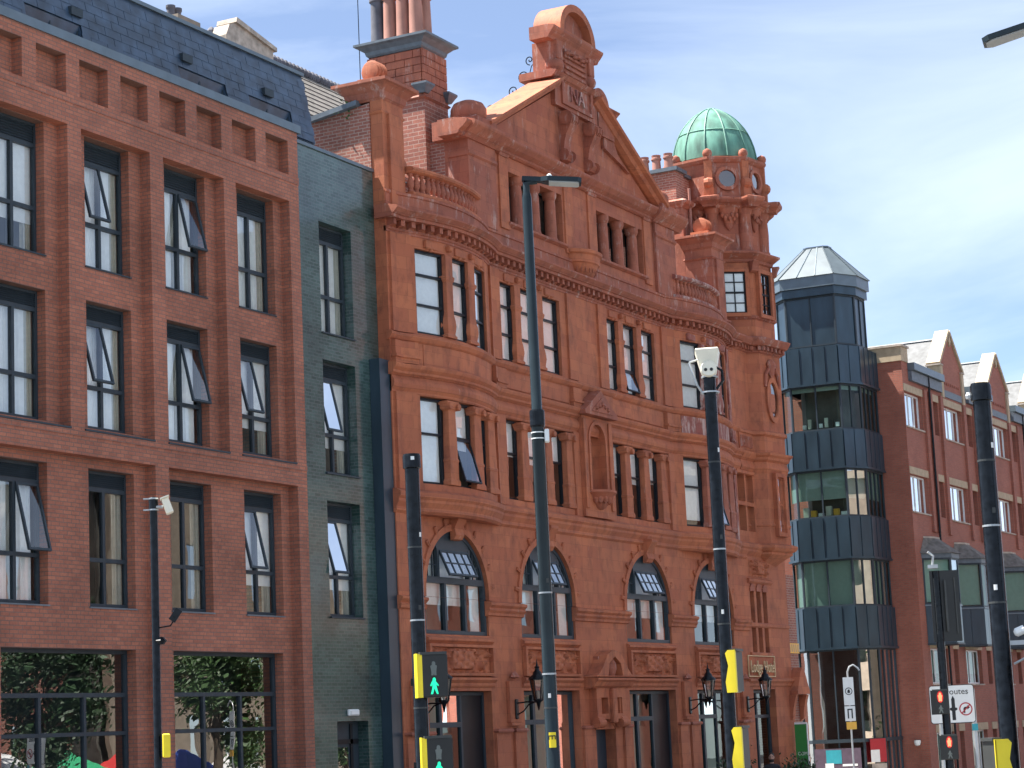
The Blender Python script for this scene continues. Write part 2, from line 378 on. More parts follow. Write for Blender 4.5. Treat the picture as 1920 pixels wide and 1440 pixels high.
def modern_window(parent, x0, z0, w, h, y, transom, louv, opened='', style=0):
    fr = .055; zt = h-louv
    me = cached(('mwf', round(w, 2), round(h, 2), round(transom, 2)), lambda: frame_g(w, h, fr, .09, [(w/2, .075, fr, zt)], [(transom, .075, fr, w-fr), (zt, .08, fr, w-fr)]).mesh('window', 'frame_dark'))
    o = inst('window', me, parent, (x0, y, z0), world=True)
    g = G().box(fr, w-fr, .03, .06, zt+.03, h-fr+.01)
    n = 6
    for i in range(n):
        z = zt+.06+(h-fr-zt-.06)*i/n; g.add([(fr, .005, z), (w-fr, .005, z), (w-fr, .03, z+.035), (fr, .03, z+.035)], [(0, 1, 2, 3)])
    inst('louvre', cached(('louv', w, h, louv), lambda: g.mesh('louvre', 'frame_dark')), o)
    cols = ((fr, w/2-.0375), (w/2+.0375, w-fr))
    for ci, (a, b) in enumerate(cols):
        inst('pane', pane_mesh(b-a, transom-.0375-fr, 'glass'), o, (a, .04, fr))
        up = 'LR'[ci] in opened; ph = zt-.04-(transom+.0375)
        if up:
            ang = math.radians(13+3*random.random())
            s = inst('sash', sash_mesh(b-a+.03, ph+.03), o, (a-.015, -.02, zt-.03), (ang*-1, 0, 0))
            # hinge at head: sash mesh is built upwards, so hang it by shifting
            s.data = cached(('sashd', round(b-a, 3), round(ph, 3)), lambda: frame_g(b-a+.03, ph+.03, .045, .05).xf(Matrix.Translation((0, 0, -ph-.03))).mesh('sash', 'frame_dark'))
            inst('pane', cached(('paned', round(b-a, 3), round(ph, 3)), lambda: quadxz(.04, b-a-.01, .02, -ph+.01, -.04).mesh('pane', 'glass')), s)
        else:
            inst('pane', pane_mesh(b-a, ph, 'glass'), o, (a, .04, transom+.0375))
    ch = zt-.02
    if style == 0:
        inst('curtain', curtain_mesh(w*.80, ch, 'curtain', 8), o, (0.02, .12, .02)); inst('curtain', curtain_mesh(w*.22, ch, 'curtain_cream', 3), o, (w*.80, .11, .02))
    elif style == 1:
        inst('curtain', curtain_mesh(w*.42, ch, 'curtain', 5), o, (.02, .12, .02)); inst('curtain', curtain_mesh(w*.30, ch, 'curtain', 3), o, (w*.62, .12, .02))
        inst('curtain', curtain_mesh(w*.3, ch, 'curtain_cream', 2), o, (w*.4, .22, .02))
    elif style == 2:
        inst('curtain', curtain_mesh(w*.2, ch, 'curtain_cream', 3), o, (w*.78, .12, .02)); inst('curtain', curtain_mesh(w*.16, ch, 'curtain', 3), o, (.02, .12, .02))
    elif style == 3:
        inst('curtain', curtain_mesh(w*.97, ch*.72, 'curtain', 2, .004), o, (.02, .11, ch*.28)); inst('curtain', curtain_mesh(w*.2, ch, 'curtain_cream', 3), o, (w*.78, .14, .02))
    return o
# ------------------------------------------------------------------ modern brick building on the left
B1 = thing('modern_brick_building', 'modern red brick building with deep recessed windows and slate mansard at left edge', 'building', (33, 26, 0))
X0 = 25.6
ups = [(25.99, 28.07), (28.46, 30.51), (30.90, 32.98), (33.40, 35.43), (35.85, 37.83)]
los = [(25.85, 28.07), (28.46, 32.98), (33.40, 37.85)]
niche = [(25.98+1.224*k, 26.82+1.224*k) for k in range(10)]
niche = [(a, b) for a, b in niche if b < 38]
holes = [rect(a, b, 7.45, 13.14) for a, b in ups]+[rect(a, b, 13.72, 14.47) for a, b in niche]
outer = [(X0, -3), (25.85, -3), (25.85, 7.0), (28.07, 7.0), (28.07, -3), (28.46, -3), (28.46, 7.0), (32.98, 7.0), (32.98, -3), (33.40, -3), (33.40, 7.0), (37.85, 7.0), (37.85, -3), (38.2, -3), (38.2, 14.72), (X0, 14.72)]
part('brick_frame', G().plate(outer, holes, 25.0, 25.24), 'red_brick', B1)
wins = [(26.32, 27.66), (28.80, 30.13), (31.28, 32.62), (33.74, 35.09), (36.22, 37.55)]
rows = [(4.28, 6.82), (7.57, 9.97), (10.62, 13.12)]
gfo = [(25.85, 27.75), (28.87, 32.60), (33.75, 37.48)]
outer = [(X0, -3)]
for a, b in gfo: outer += [(a, -3), (a, 3.52), (b, 3.52), (b, -3)]
outer += [(38.19, -3), (38.19, 14.7), (X0, 14.7)]
part('wall', G().plate(outer, [rect(a, b, z0, z1) for a, b in wins for z0, z1 in rows], 25.2402, 25.55), 'red_brick', B1)
part('side_wall', G().box(37.9, 38.19, 25.552, 36, -3, 14.7), 'red_brick', B1)
part('back_wall', G().box(X0, 38.19, 36, 36.3, -3, 14.7), 'red_brick', B1)
part('ledge', G().box(X0, 38.203, 24.985, 25.1, 13.56, 13.715), 'red_brick', B1)
part('ledge', G().box(X0, 38.203, 24.985, 25.1, 7.335, 7.445), 'red_brick', B1)
for a, b in ups: part('sill', G().box(a+.005, b-.005, 24.975, 25.3, 7.452, 7.485), 'frame_dark', B1)
for a, b in wins:
    part('sill', G().box(a-.02, b+.02, 25.215, 25.4, 4.255, 4.283), 'metal_fascia', B1); part('sill', G().box(a-.02, b+.02, 25.215, 25.4, 10.595, 10.623), 'frame_dark', B1)
opens = {(2, 2): 'L', (2, 3): 'R', (1, 2): 'L', (1, 3): 'R', (1, 4): 'L', (0, 1): 'R', (0, 4): 'L'}
styles = {(0, 1): 1, (0, 2): 2, (0, 3): 2, (0, 4): 3, (1, 3): 1, (1, 4): 3, (2, 1): 3, (2, 3): 1, (0, 0): 0}
for r, (z0, z1) in enumerate(rows):
    for c, (a, b) in enumerate(wins):
        modern_window(B1, a+.002, z0+.03, b-a-.004, z1-z0-.032, 25.43, .79 if r == 1 else .86,   .34 if r < 2 else .42, opens.get((r, c), ''), styles.get((r, c), 0))
# rooms behind the glass
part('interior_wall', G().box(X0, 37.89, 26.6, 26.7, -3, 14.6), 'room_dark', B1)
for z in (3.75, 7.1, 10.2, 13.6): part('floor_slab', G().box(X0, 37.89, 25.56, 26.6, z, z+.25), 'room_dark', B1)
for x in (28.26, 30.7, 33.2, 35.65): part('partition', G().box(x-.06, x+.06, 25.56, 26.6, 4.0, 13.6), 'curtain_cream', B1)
# ground floor shop glazing
for a, b in gfo:
    w = b-a; n = 3 if w > 3 else 2
    me = frame_g(w-.004, 3.52+2.0, .07, .1, [(w*i/n, .07, 0.07, 2.0+2.70) for i in range(1, n)], [(2.0+2.70, .08, .07, w-.074), (2.0+2.0, .07, .07, w-.074), (2.3, .08, .07, w-.074)])
    o = part('shopfront', me, 'frame_dark', B1, loc=(a+.002, 25.45, -2.0))
    for i in range(n):
        for z0, z1 in ((2.34, 3.96), (4.04, 4.66)): inst('pane', pane_mesh(w/n-.08, z1-z0, 'glass_mirror'), o, (w*i/n+.04, .045, z0))
    inst('pane', pane_mesh(w-.16, .74, 'glass_mirror'), o, (.08, .045, 4.74))
# mansard: metal fascia, boarded face, individual slates, strip windows, vents
XR = 39.62
part('fascia', G().plate(rect(X0, 38.3, 14.722, 14.90), [], 24.96, 25.36), 'metal_fascia', B1)
mz0, mz1, my0, my1 = 14.86, 16.52, 25.42, 25.74
mw = [(29.96, 31.58), (34.68, 36.32), (37.17, 38.77), (26.3, 27.9)]
def mY(z): return my0+(my1-my0)*(z-mz0)/(mz1-mz0)
g = G()
cutz0, cutz1 = 15.06, 15.42
segs = sorted([(a, b) for a, b in mw]); xs = X0
g.prism_x([(my0+.03, mz0), (mY(cutz0)+.03, cutz0), (mY(cutz0)+.2, cutz0), (my0+.2, mz0)], X0, XR)
for a, b in segs+[(XR, None)]:
    g.prism_x([(mY(cutz0)+.03, cutz0+.0005), (mY(cutz1)+.03, cutz1), (mY(cutz1)+.2, cutz1), (mY(cutz0)+.2, cutz0+.0005)], xs, a); xs = b
g.prism_x([(mY(cutz1)+.03, cutz1+.0005), (my1+.03, mz1), (29.5, mz1+.02), (29.5, mz0), (mY(cutz1)+.2, mz0)], X0, XR)
MB = part('mansard', g, 'slate_dark', B1)
part('ridge_flashing', G().prism_x([(my1-.03, mz1-.02), (my1-.03, mz1+.06), (30, mz1+.08), (30, mz1+.03)], X0, XR+.03), 'metal_fascia', B1)
sw, sh = .50, .185
slope = math.atan2(my1-my0, mz1-mz0)
sm = G().box(0, sw-.012, -.012, 0, 0, sh+.03).mesh('slate', 'slate_dark')
cnt = 0; extra = G()
rowsn = int((mz1-mz0)/sh)
for r in range(rowsn):
    z = mz0+.02+r*sh
    x = X0-(.25 if r % 2 else 0)
    while x < XR-.1:
        pcs = [(max(x, X0), min(x+sw, XR+.015))]
        for a, b in mw:
            if z < cutz1-.02 and z+sh > cutz0-.02: pcs = [q for p, r_ in pcs for q in ((p, min(r_, a)), (max(p, b), r_)) if q[1]-q[0] > .06]
        for xa, xb in pcs:
            y = mY(z)+.006-random.random()*.004
            if cnt < 290 and xa > 28.0 and xb-xa > sw-.01:
                inst('slate', sm, MB, (xa, y, z), (-slope-.02-.02*random.random(), 0, 0)); cnt += 1
            else: extra.add([(xa, y-.012, z), (xb-.012, y-.012, z), (xb-.012, y+.03, z+sh+.02), (xa, y+.03, z+sh+.02)], [(0, 1, 2, 3)])
        x += sw
if extra.f: tag(part('slates', extra, 'slate_dark', MB), kind='stuff')
for a, b in mw:
    o = part('strip_window', frame_g(b-a, .36, .035, .06, [((b-a)/2, .05, .03, .33)]), 'frame_dark', B1, loc=(a, mY(15.2)+.10, 15.06))
    inst('pane', pane_mesh((b-a)/2-.06, .29, 'glass'), o, (.035, .03, .035)); inst('pane', pane_mesh((b-a)/2-.06, .29, 'glass'), o, ((b-a)/2+.025, .03, .035))
    inst('blind', G().box(0, b-a, 0, .01, 0, .36).mesh('blind', 'curtain'), o, (0, .15, 0))
    x = a+(b-a)*.62 if a > 30.5 else a+1.32
    if a > 30.5: x = a+(.12 if a < 35 else .58)
    v = part('vent_box', G().box(0, .34, -.11, 0, 0, .16), 'frame_dark', B1, loc=(x, mY(15.7)+.02, 15.58))
part('roof', G().box(X0, 38.1, 25.9, 36, 14.75, 14.82), 'lead', B1)
# ------------------------------------------------------------------ green glazed brick link building
B2 = thing('green_brick_building', 'narrow dark green glazed brick building squeezed beside the red terracotta hotel', 'building', (40, 26, 0))
gw = [(39.42, 40.75)]; grow = [(4.33, 6.84), (7.45, 9.95), (10.56, 13.06)]
dx0, dx1 = 39.54, 40.80
outer = [(38.205, -3), (dx0, -3), (dx0, 2.1), (dx1, 2.1), (dx1, -3), (41.795, -3), (41.795, 14.66), (38.205, 14.66)]
part('wall', G().plate(outer, [rect(a, b, z0, z1) for a, b in gw for z0, z1 in grow], 25.3, 25.7), 'glazed_green_brick', B2)
part('coping', G().box(38.205, 41.79, 25.26, 25.8, 14.662, 14.74), 'metal_fascia', B2)
part('roof', G().box(38.205, 41.79, 25.72, 36, 14.5, 14.65), 'lead', B2)
for (z0, z1), op, st in zip(grow, ('L', 'L', ''), (3, 3, 0)):
    modern_window(B2, 39.423, z0+.03, 1.324, z1-z0-.034, 25.52, .86, .37, op, st)
    part('sill', G().box(39.40, 40.77, 25.25, 25.5, z0-.03, z0+.002), 'frame_dark', B2)
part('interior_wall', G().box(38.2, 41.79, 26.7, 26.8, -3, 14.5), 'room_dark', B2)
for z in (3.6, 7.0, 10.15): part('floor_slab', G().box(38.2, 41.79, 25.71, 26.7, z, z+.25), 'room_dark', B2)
o = part('door', G().box(dx0+.01, dx1-.01, 25.56, 25.62, -3, 2.09), 'frame_dark', B2)
part('pane', quadxz(dx0+.12, dx1-.45, 25.548, .2, 1.55), 'glass_mirror', o)
part('door_frame', G().box(dx1-.38, dx1-.28, 25.53, 25.55, -3, 2.05).box(dx0+.05, dx1-.05, 25.53, 25.55, 1.62, 1.72), 'sash_black', o)
part('cladding_box', G().box(41.36, 41.97, 25.03, 25.295, -3, 10.2), 'metal_dark', B2)
bl = thing('bulkhead_light', 'small white bulkhead light above the door in the green brick wall', 'light', (40.15, 25.3, 2.28))
lpart('casing', G().box(-.21, .21, -.07, -.002, -.07, .07), 'white_plastic', bl, bevel=.02); lpart('diffuser', G().box(-.17, .17, -.09, -.071, -.05, .05), 'sign_white', bl, bevel=.01)
# ------------------------------------------------------------------ terracotta hotel
H = thing('terracotta_hotel', 'ornate red terracotta hotel with bowed bays, gable, chimney and domed corner turret', 'building', (52.15, 26, 0))
TC, TW, TS = 'terracotta', 'terracotta_weathered', 'terracotta_stained'
HX0, HX1, HC = 41.8, 66.15, 52.15
def P(*a, **k): return part(*a, **k)
def mould(name, x0, x1, prof, mat=TC, warp=False, back=25.2, parent=None, **k):
    """prof: [(out, z)] bottom to top, out = distance in front of y=25"""
    pr = [(25-o, z) for o, z in prof]+[(back, prof[-1][1]), (back, prof[0][1])]
    return part(name, G().prism_x(pr, x0, x1), mat, parent or H, warp=warp, **k)
def arch_loop(cx, r, zs, zb, n=20): return [(cx-r, zb), (cx+r, zb)]+[(cx+r*math.cos(PI*i/n), zs+r*math.sin(PI*i/n)) for i in range(0, n+1)]
ARCH = (44.45, 49.15, 55.3, 59.95); AR = 1.5; ZS = 4.96; ZB = 4.02
GFO = [(42.95, 45.95), (47.6, 50.7), (53.75, 56.85), (58.4, 61.4)]
# lower wall
outer = [(HX0, -4)]
for i, (a, b) in enumerate(GFO):
    if i == 2: outer += [(51.55, -4), (51.55, 1.7), (52.75, 1.7), (52.75, -4)]
    outer += [(a, -4), (a, 2.72), (b, 2.72), (b, -4)]
outer += [(62.75, -4), (62.75, 2.72), (64.6, 2.72), (64.6, -4)]
outer += [(HX1, -4), (HX1, 7.0), (HX0, 7.0)]
P('lower_wall', G().plate(outer, [arch_loop(c, AR, ZS, ZB) for c in ARCH]+[rect(62.95, 63.30, 3.85, 5.75), rect(63.48, 63.83, 3.85, 5.75), rect(64.01, 64.36, 3.85, 5.75)], 25.0, 25.4), TC, H)
# upper wall (bowed)
b1f = [(47.3, 51.02), (53.47, 57.08), (42.75, 46.35), (58.0, 61.6)]
b2f = [(47.28, 50.62), (53.45, 56.72), (42.75, 46.15), (58.15, 61.55)]
wh = [rect(a, b, 7.44, 9.48) for a, b in b1f]+[rect(a, b, 10.95, 12.97) for a, b in b2f]+[arch_loop(52.2, .46, 9.34, 8.0, 12)]
P('upper_wall', G().plate(rect(HX0, 62.3, 6.99, 14.22), wh, 25.0, 25.38), TC, H, warp=True)
P('side_wall', G().box(HX0, HX0+.35, 25.41, 37, -4, 14.2), 'old_brick', H)
# string courses and cornices
mould('string_course', HX0-.05, 62.8, [(.0, 6.72), (.06, 6.78), (.05, 6.86), (.12, 6.98), (.12, 7.04), (.17, 7.10), (.17, 7.2), (.05, 7.27)], warp=True, back=25.3)
# first floor entablature
mould('frieze', HX0, 62.7, [(.015, 9.50), (.015, 9.54), (.07, 9.62), (.085, 9.70), (.07, 9.78), (.02, 9.86), (.02, 9.88)], warp=True, back=25.1)
mould('entablature_cornice', HX0-.06, 62.8, [(.03, 9.885), (.10, 9.94), (.10, 9.99), (.17, 10.06), (.19, 10.12), (.19, 10.15), (.02, 10.17)], warp=True, back=25.1)
mould('sill_course', HX0-.06, 62.8, [(.0, 10.70), (.05, 10.74), (.10, 10.82), (.10, 10.88), (.0, 10.92)], warp=True, back=25.05)
mould('architrave', HX0, 62.7, [(.02, 13.24), (.02, 13.29), (.05, 13.31), (.05, 13.36), (.0, 13.365)], TW, warp=True, back=25.05)
mould('main_cornice', HX0-.15, 62.95, [(.04, 13.53), (.26, 13.535), (.27, 13.60), (.31, 13.61), (.39, 13.69), (.42, 13.72), (.42, 13.76), (.10, 13.84)], TW, warp=True, back=25.2)
dm = G().box(-.06, .06, 0, .2, .02, .155).prism_x([(.2, -.04), (.06, .02), (.2, .02)], -.06, .06).mesh('modillion', TW)
n = 68
for i in range(n):
    x = HX0+.12+(62.7-HX0-.2)*i/(n-1); s_ = (bow(x+.05)-bow(x-.05))/.1
    inst('modillion', dm, H, (x, 25-.19-bow(x), 13.375), (0, 0, -math.atan(s_)), world=True)
# small dentil row under the first-floor bow cornice
dd = G().box(-.025, .025, 0, .05, 0, .06).mesh('dentil', TC)
for c, _ in BOWS:
    for i in range(34):
        x = c-1.9+3.8*i/33; inst('dentil', dd, H, (x, 25-.06-bow(x), 9.895), world=True)
# parapet and attic
mould('parapet', HX0+.02, 62.7, [(.02, 13.845), (.02, 14.16), (.05, 14.18), (.05, 14.24)], TW, warp=True, back=25.3)
AX0, AX1 = 45.85, 58.45
ah = [(48.02, 51.12), (53.22, 56.32)]
P('attic_wall', G().plate(rect(AX0, AX1, 14.241, 16.42), [rect(a, b, 14.62, 15.98) for a, b in ah], 25.02, 25.4), 'terracotta_upper', H)
for a, b in ah: mould('attic_sill', a-.12, b+.12, [(.0, 14.50), (.08, 14.55), (.08, 14.61), (.0, 14.63)], TW, back=25.1)
for x0, x1 in ((45.80, 47.22), (57.08, 58.5)):
    P('attic_pier', G().box(x0, x1, 24.93, 25.6, 14.245, 16.40), TW, H); mould('pier_band', x0-.03, x1+.03, [(.08, 15.92), (.12, 15.96), (.12, 16.02), (.08, 16.05)], TW, back=25.5)
    P('attic_pier_side', G().box(x0 if x0 < 50 else x1-.4, x0+.4 if x0 < 50 else x1, 25.601, 27.4, 14.245, 16.4), 'old_brick', H)
for x0, x1 in ((47.5, 47.98), (56.36, 56.84), (51.2, 51.7), (52.66, 53.16)):
    P('attic_pilaster', G().box(x0, x1, 24.97, 25.1, 14.40, 16.30), TC, H, bevel=.01); P('pilaster_cap', G().sq([(.24, 0), (.28, .05), (.28, .10)], ((x0+x1)/2, 25.06, 16.3), 1.0, .45), TW, H)
cp = G().lathe([(.17, 0), (.19, .04), (.17, .09), (.165, .1), (.155, 1.0), (.14, 1.12), (.17, 1.16), (.2, 1.24), (.2, 1.35)], 14).mesh('attic_column', TW, smooth=True)
for x in (48.8, 49.78, 50.74, 54.0, 54.98, 55.96): inst('attic_column', cp, H, (x, 25.2, 14.631), world=True)
for a, b in ah:
    P('attic_window', frame_g(b-a, 1.36, .05, .06, [((b-a)*i/3, .06, 0.05, 1.31) for i in (1, 2)]), 'sash_black', H, loc=(a, 25.5, 14.62))
    P('pane', quadxz(a, b, 25.53, 14.62, 15.98), 'glass_dark', H)
# semicircular corbel in the middle
P('corbel', G().lathe([(.42, 13.86), (.50, 13.92), (.66, 14.15), (.68, 14.18), (.74, 14.20), (.78, 14.40), (.86, 14.44), (.88, 14.52), (.8, 14.55), (.05, 14.60)], 20, (HC, 25.05, 0), PI, 2*PI, 1, .62), TC, H, smooth=True)
flm = G().box(-.012, .012, -.02, 0, 0, .2).mesh('flute', TW)
for i in range(11):
    a = PI+PI*(i+.5)/11; inst('flute', flm, H, (HC+.58*math.cos(a), 25.05+.58*.62*math.sin(a), 13.95), (0.0, 0, a-1.5*PI), world=True)
# attic cornice with breaks, raking cornices, tympanum
mould('attic_cornice', AX0-.55, AX1+.55, [(.04, 16.36), (.10, 16.40), (.10, 16.45), (.22, 16.52), (.32, 16.62), (.34, 16.66), (.34, 16.70), (.0, 16.78)], TW, back=25.5)
for x0, x1 in ((45.75, 47.25), (57.05, 58.55)):
    mould('cornice_break', x0-.2, x1+.2, [(.12, 16.34), (.18, 16.40), (.30, 16.50), (.42, 16.62), (.44, 16.67), (.44, 16.72), (.10, 16.82)], TW, back=25.8)
ZA = 19.55
P('tympanum', G().plate([(46.9, 16.75), (57.4, 16.75), (HC, ZA-.1)], [], 25.06, 25.5), 'terracotta_upper', H)
def rake(x0, z0, x1, z1):
    d = Vector((x1-x0, 0, z1-z0)); ln = d.length; d.normalize(); nrm = Vector((-d.z, 0, d.x))
    if nrm.z < 0: nrm = -nrm
    g = G(); pr = [(25.0, -.02), (24.86, .03), (24.80, .12), (24.68, .17), (24.66, .25), (25.62, .30), (25.62, -.02)]
    vs = []
    for p in (Vector((x0, 0, z0)), Vector((x1, 0, z1))):
        for y, h in pr: q = p+nrm*h; vs.append((q.x, y, q.z))
    m = len(pr); g.add(vs, [tuple(range(m)), tuple(range(m, 2*m))]+[(i, (i+1) % m, m+(i+1) % m, m+i) for i in range(m)])
    return P('raking_cornice', g, TC, H)
rake(46.75, 16.72, 51.1, 19.0); rake(57.55, 16.72, 53.2, 19.0)
# consoles in the gable
def console(x):
    g = G().prism_x([(25.06, 16.95), (24.93, 17.0), (24.86, 17.15), (24.93, 17.3), (24.90, 17.5), (24.84, 17.7), (24.70, 17.95), (24.66, 18.15), (24.75, 18.32), (25.06, 18.36)], x-.2, x+.2)
    for z, r, y in ((17.13, .17, 24.94), (18.14, .2, 24.82)):
        for sx in (-.23, .21): g.lathe([(r, 0), (r*.9, .03)], 14).xf(Matrix.Translation((x+sx-.01, y, z)) @ Matrix.Rotation(PI/2, 4, 'Y'), len(g.v)-28)
    for k in range(3): g.prism_x([(24.88, 17.75), (24.62, 18.05), (24.62, 18.2), (24.8, 18.3)], x-.13+.1*k, x-.07+.1*k)
    P('console', g, TW, H)
console(51.45); console(52.95)
# aedicule on top of the gable
P('aedicule_base', G().box(50.85, 53.45, 24.92, 25.75, 18.45, 19.2), TW, H)
P('aedicule_panel', G().plate(rect(51.2, 53.1, 18.55, 19.32), [rect(51.32, 52.98, 18.64, 19.24)], 24.86, 24.93), TW, H)
fc = bpy.data.curves.new('mono', 'FONT'); fc.body = 'NA'; fc.size = .62; fc.extrude = .03; fc.align_x = 'CENTER'
def text_obj(name, body, size, mat, parent, loc, rot, extrude=.012, align='CENTER', world=True, sx=1.0):
    c = bpy.data.curves.new(name, 'FONT'); c.body = body; c.size = size; c.extrude = extrude; c.align_x = align; c.resolution_u = 3
    t = bpy.data.objects.new('tmp', c); scene.collection.objects.link(t); dg = bpy.context.evaluated_depsgraph_get()
    me = bpy.data.meshes.new_from_object(t.evaluated_get(dg)); bpy.data.objects.remove(t)
    if sx != 1.0:
        for v in me.vertices: v.co.x *= sx
    me.materials.clear(); me.materials.append(M[mat])
    return inst(name, me, parent, loc, rot, world)
bpy.data.curves.remove(fc)
text_obj('monogram', 'NA', .62, TS, H, (52.15, 24.90, 18.72), (PI/2, 0, 0), .04)
mould('aedicule_cornice', 50.66, 53.64, [(.08, 19.19), (.16, 19.24), (.22, 19.32), (.24, 19.35), (.06, 19.40)], TW, back=25.9)
P('aedicule_body', G().box(50.98, 53.32, 24.94, 25.62, 19.40, 20.3), TW, H)
for x in (51.15, 53.15):
    P('aedicule_scroll', G().lathe([(.16, -.18), (.24, -.1), (.27, 0), (.24, .1), (.16, .18)], 14, (x, 25.05, 19.62)), TW, H, smooth=True)
    P('aedicule_pilaster', G().box(x-.16, x+.16, 24.86, 25.0, 19.78, 20.3), TW, H, bevel=.02)
for k in range(5): P('relief_strip', G().box(51.5, 52.8, 24.88-.01*(k % 2), 24.95, 19.46+.16*k, 19.54+.16*k), TW, H, bevel=.015)
for k in range(6): P('relief_boss', G().lathe([(.02, -.08), (.1, -.04), (.11, .03), (.03, .08)], 10, (51.6+.22*k, 24.88, 20.05+.06*(k % 2))), TW, H, smooth=True)
mould('aedicule_top_cornice', 50.6, 53.7, [(.06, 20.28), (.10, 20.36), (.16, 20.42), (.24, 20.52), (.26, 20.56), (.26, 20.60), (.05, 20.64)], TW, back=25.5)
hood = [(HC+1.1*math.cos(PI*i/18), 20.62+.92*math.sin(PI*i/18)) for i in range(19)]
hoodi = [(HC+.86*math.cos(PI*i/18), 20.65+.68*math.sin(PI*i/18)) for i in range(19)]
P('segmental_hood', G().plate(hood, [hoodi[::-1]], 24.76, 25.60), TC, H, smooth=True)
P('hood_back', G().plate(hoodi, [], 25.0, 25.1), TW, H)
# flanking scrolls of the gable
for sg in (1,):
    P('gable_scroll_pier', G().box(53.5, 54.5, 24.9, 25.6, 18.2, 18.95), TW, H)
    mould('scroll_cornice', 53.42, 54.72, [(.1, 18.94), (.16, 19.0), (.22, 19.05), (.22, 19.08), (.05, 19.12)], TW, back=25.7)
    P('scroll', G().plate([(53.45, 19.1), (54.3, 19.1)]+[(53.75+.55*math.cos(PI*i/14), 19.1+.5*math.sin(PI*i/14)) for i in range(1, 14)], [], 24.92, 25.5), TW, H, smooth=True)
    P('gable_sweep', G().plate([(54.4, 18.95), (53.9, 18.95), (53.9, 17.9), (55.6, 17.5)]+[(55.6-1.2*math.sin(PI/2*i/8)+0.0, 17.5+1.45*(1-math.cos(PI/2*i/8))) for i in range(1, 8)], [], 24.95, 25.5), TW, H)
# pier ball finials, corner piers with caps and scrolls
def pier_top(x, w, y0, y1, z0, z1, mat, side):
    P('corner_pier', G().box(x-w/2, x+w/2, y0, y1, z0, z1), mat, H); P('pier_strip', G().box(x-w*.28, x+w*.28, y0-.07, y0, z0+.02, z1-.3), mat, H)
    P('pier_neck', G().sq([(w/2+.02, 0), (w/2+.06, .05), (w/2+.02, .09)], (x, (y0+y1)/2, z1-.32), 1, (y1-y0)/w), mat, H)
    P('pier_cap', G().sq([(w/2, 0), (w/2+.05, .06), (w/2+.08, .2), (w/2+.2, .32), (w/2+.3, .38), (w/2+.3, .45), (w/2, .52)], (x, y0+.45, z1), 1, (.9+.25)/(w+.25)), TW, H)
    yc = (y0+y0+.9)/2
    g = G().box(x-.3, x+.3, yc-.3, yc+.3, z1+.5, z1+.64)
    P('finial_base', g, TC, H)
    sc = P('finial_scroll', G().lathe([(.1, -.22), (.22, -.2), (.25, 0), (.22, .2), (.1, .22)], 16).xf(Matrix.Translation((x, yc, z1+.84)) @ Matrix.Rotation(PI/2, 4, 'Y')), TC, H, smooth=True)
    for k in range(4): part('rib', G().lathe([(.22, -.02), (.27, 0), (.22, .02)], 16).xf(Matrix.Translation((x-.15+.10*k, yc, z1+.84)) @ Matrix.Rotation(PI/2, 4, 'Y')), TC, sc, smooth=True)
pier_top(42.3, .95, 25.0, 25.32, 13.86, 16.38, TC, -1); pier_top(62.0, .95, 25.0, 25.9, 13.86, 16.38, TW, 1)
for x in (46.5, 57.8):
    P('pier_block', G().sq([(.52, 0), (.52, .12), (.46, .16)], (x, 25.25, 16.82)), TW, H)
    P('pier_ball', G().lathe([(.40, 0), (.46, .12), (.46, .3), (.38, .44), (.2, .52), (.02, .54)], 16, (x, 25.25, 16.98)), TW, H, smooth=True)
# balustrades over the bows
bal = G().lathe([(.075, 0), (.075, .05), (.05, .07), (.085, .16), (.09, .21), (.055, .33), (.04, .38), (.055, .41), (.07, .43), (.07, .46)], 10).mesh('baluster', TW, smooth=True)
for c, mt in ((44.45, TC), (59.85, TS)):
    x0, x1 = (42.82, 46.2) if c < 50 else (58.15, 61.5)
    R_ = mould('balustrade_plinth', x0, x1, [(-.05, 14.235), (-.02, 14.28), (-.02, 14.34), (-.05, 14.36)], mt, warp=True, back=25.32)
    mould('balustrade_rail', x0, x1, [(-.08, 14.82), (-.02, 14.85), (-.0, 14.90), (-.02, 14.95), (-.1, 14.98)], mt, warp=True, back=25.3)
    for i in range(17):
        x = x0+.1+(x1-x0-.2)*i/16; inst('baluster', bal, H, (x, 25.18-bow(x), 14.36), world=True)
    P('rail_scroll', G().lathe([(.05, -.12), (.16, -.1), (.18, 0), (.16, .1), (.05, .12)], 12).xf(Matrix.Translation((x0 if c < 50 else x0-.05, 25.15, 15.0)) @ Matrix.Rotation(PI/2, 4, 'X')), mt, H, smooth=True)
    P('balcony_floor', G().box(c-2.2, c+2.2, 25.0, 26.2, 14.0, 14.15), 'lead', H)
    P('rear_wall', G().box(42.8 if c < 50 else 58.5, 45.79 if c < 50 else 61.5, 26.3, 26.6, 14.1, 15.4), 'old_brick', H)
# pilasters of the two bay groups
for x0, x1, ms in ((41.85, 42.62, TC), (46.55, 47.22, TC), (50.98, 51.5, TC), (52.88, 53.4, TC), (57.1, 57.8, TC), (61.75, 62.3, TS)):
    if x0 not in (50.98, 52.88):
        P('pilaster', G().box(x0+.05, x1-.05, 24.93, 25.1, 7.27, 9.5), ms, H, warp=True); P('pilaster', G().box(x0+.05, x1-.05, 24.94, 25.1, 10.92, 13.24), ms, H, warp=True)
    else:
        P('pilaster', G().box(x0, x1, 24.94, 25.1, 10.92, 13.24), ms, H); P('pilaster', G().box(x0, x1-.1 if x0 < 52 else x1, 24.94, 25.1, 7.27, 9.5), ms, H)
    P('pilaster_block', G().box(x0, x1, 24.88, 25.05, 10.18, 10.69), ms, H, warp=True)
    P('block_band', G().box(x0-.03, x1+.03, 24.84, 25.05, 10.30, 10.36), ms, H, warp=True)
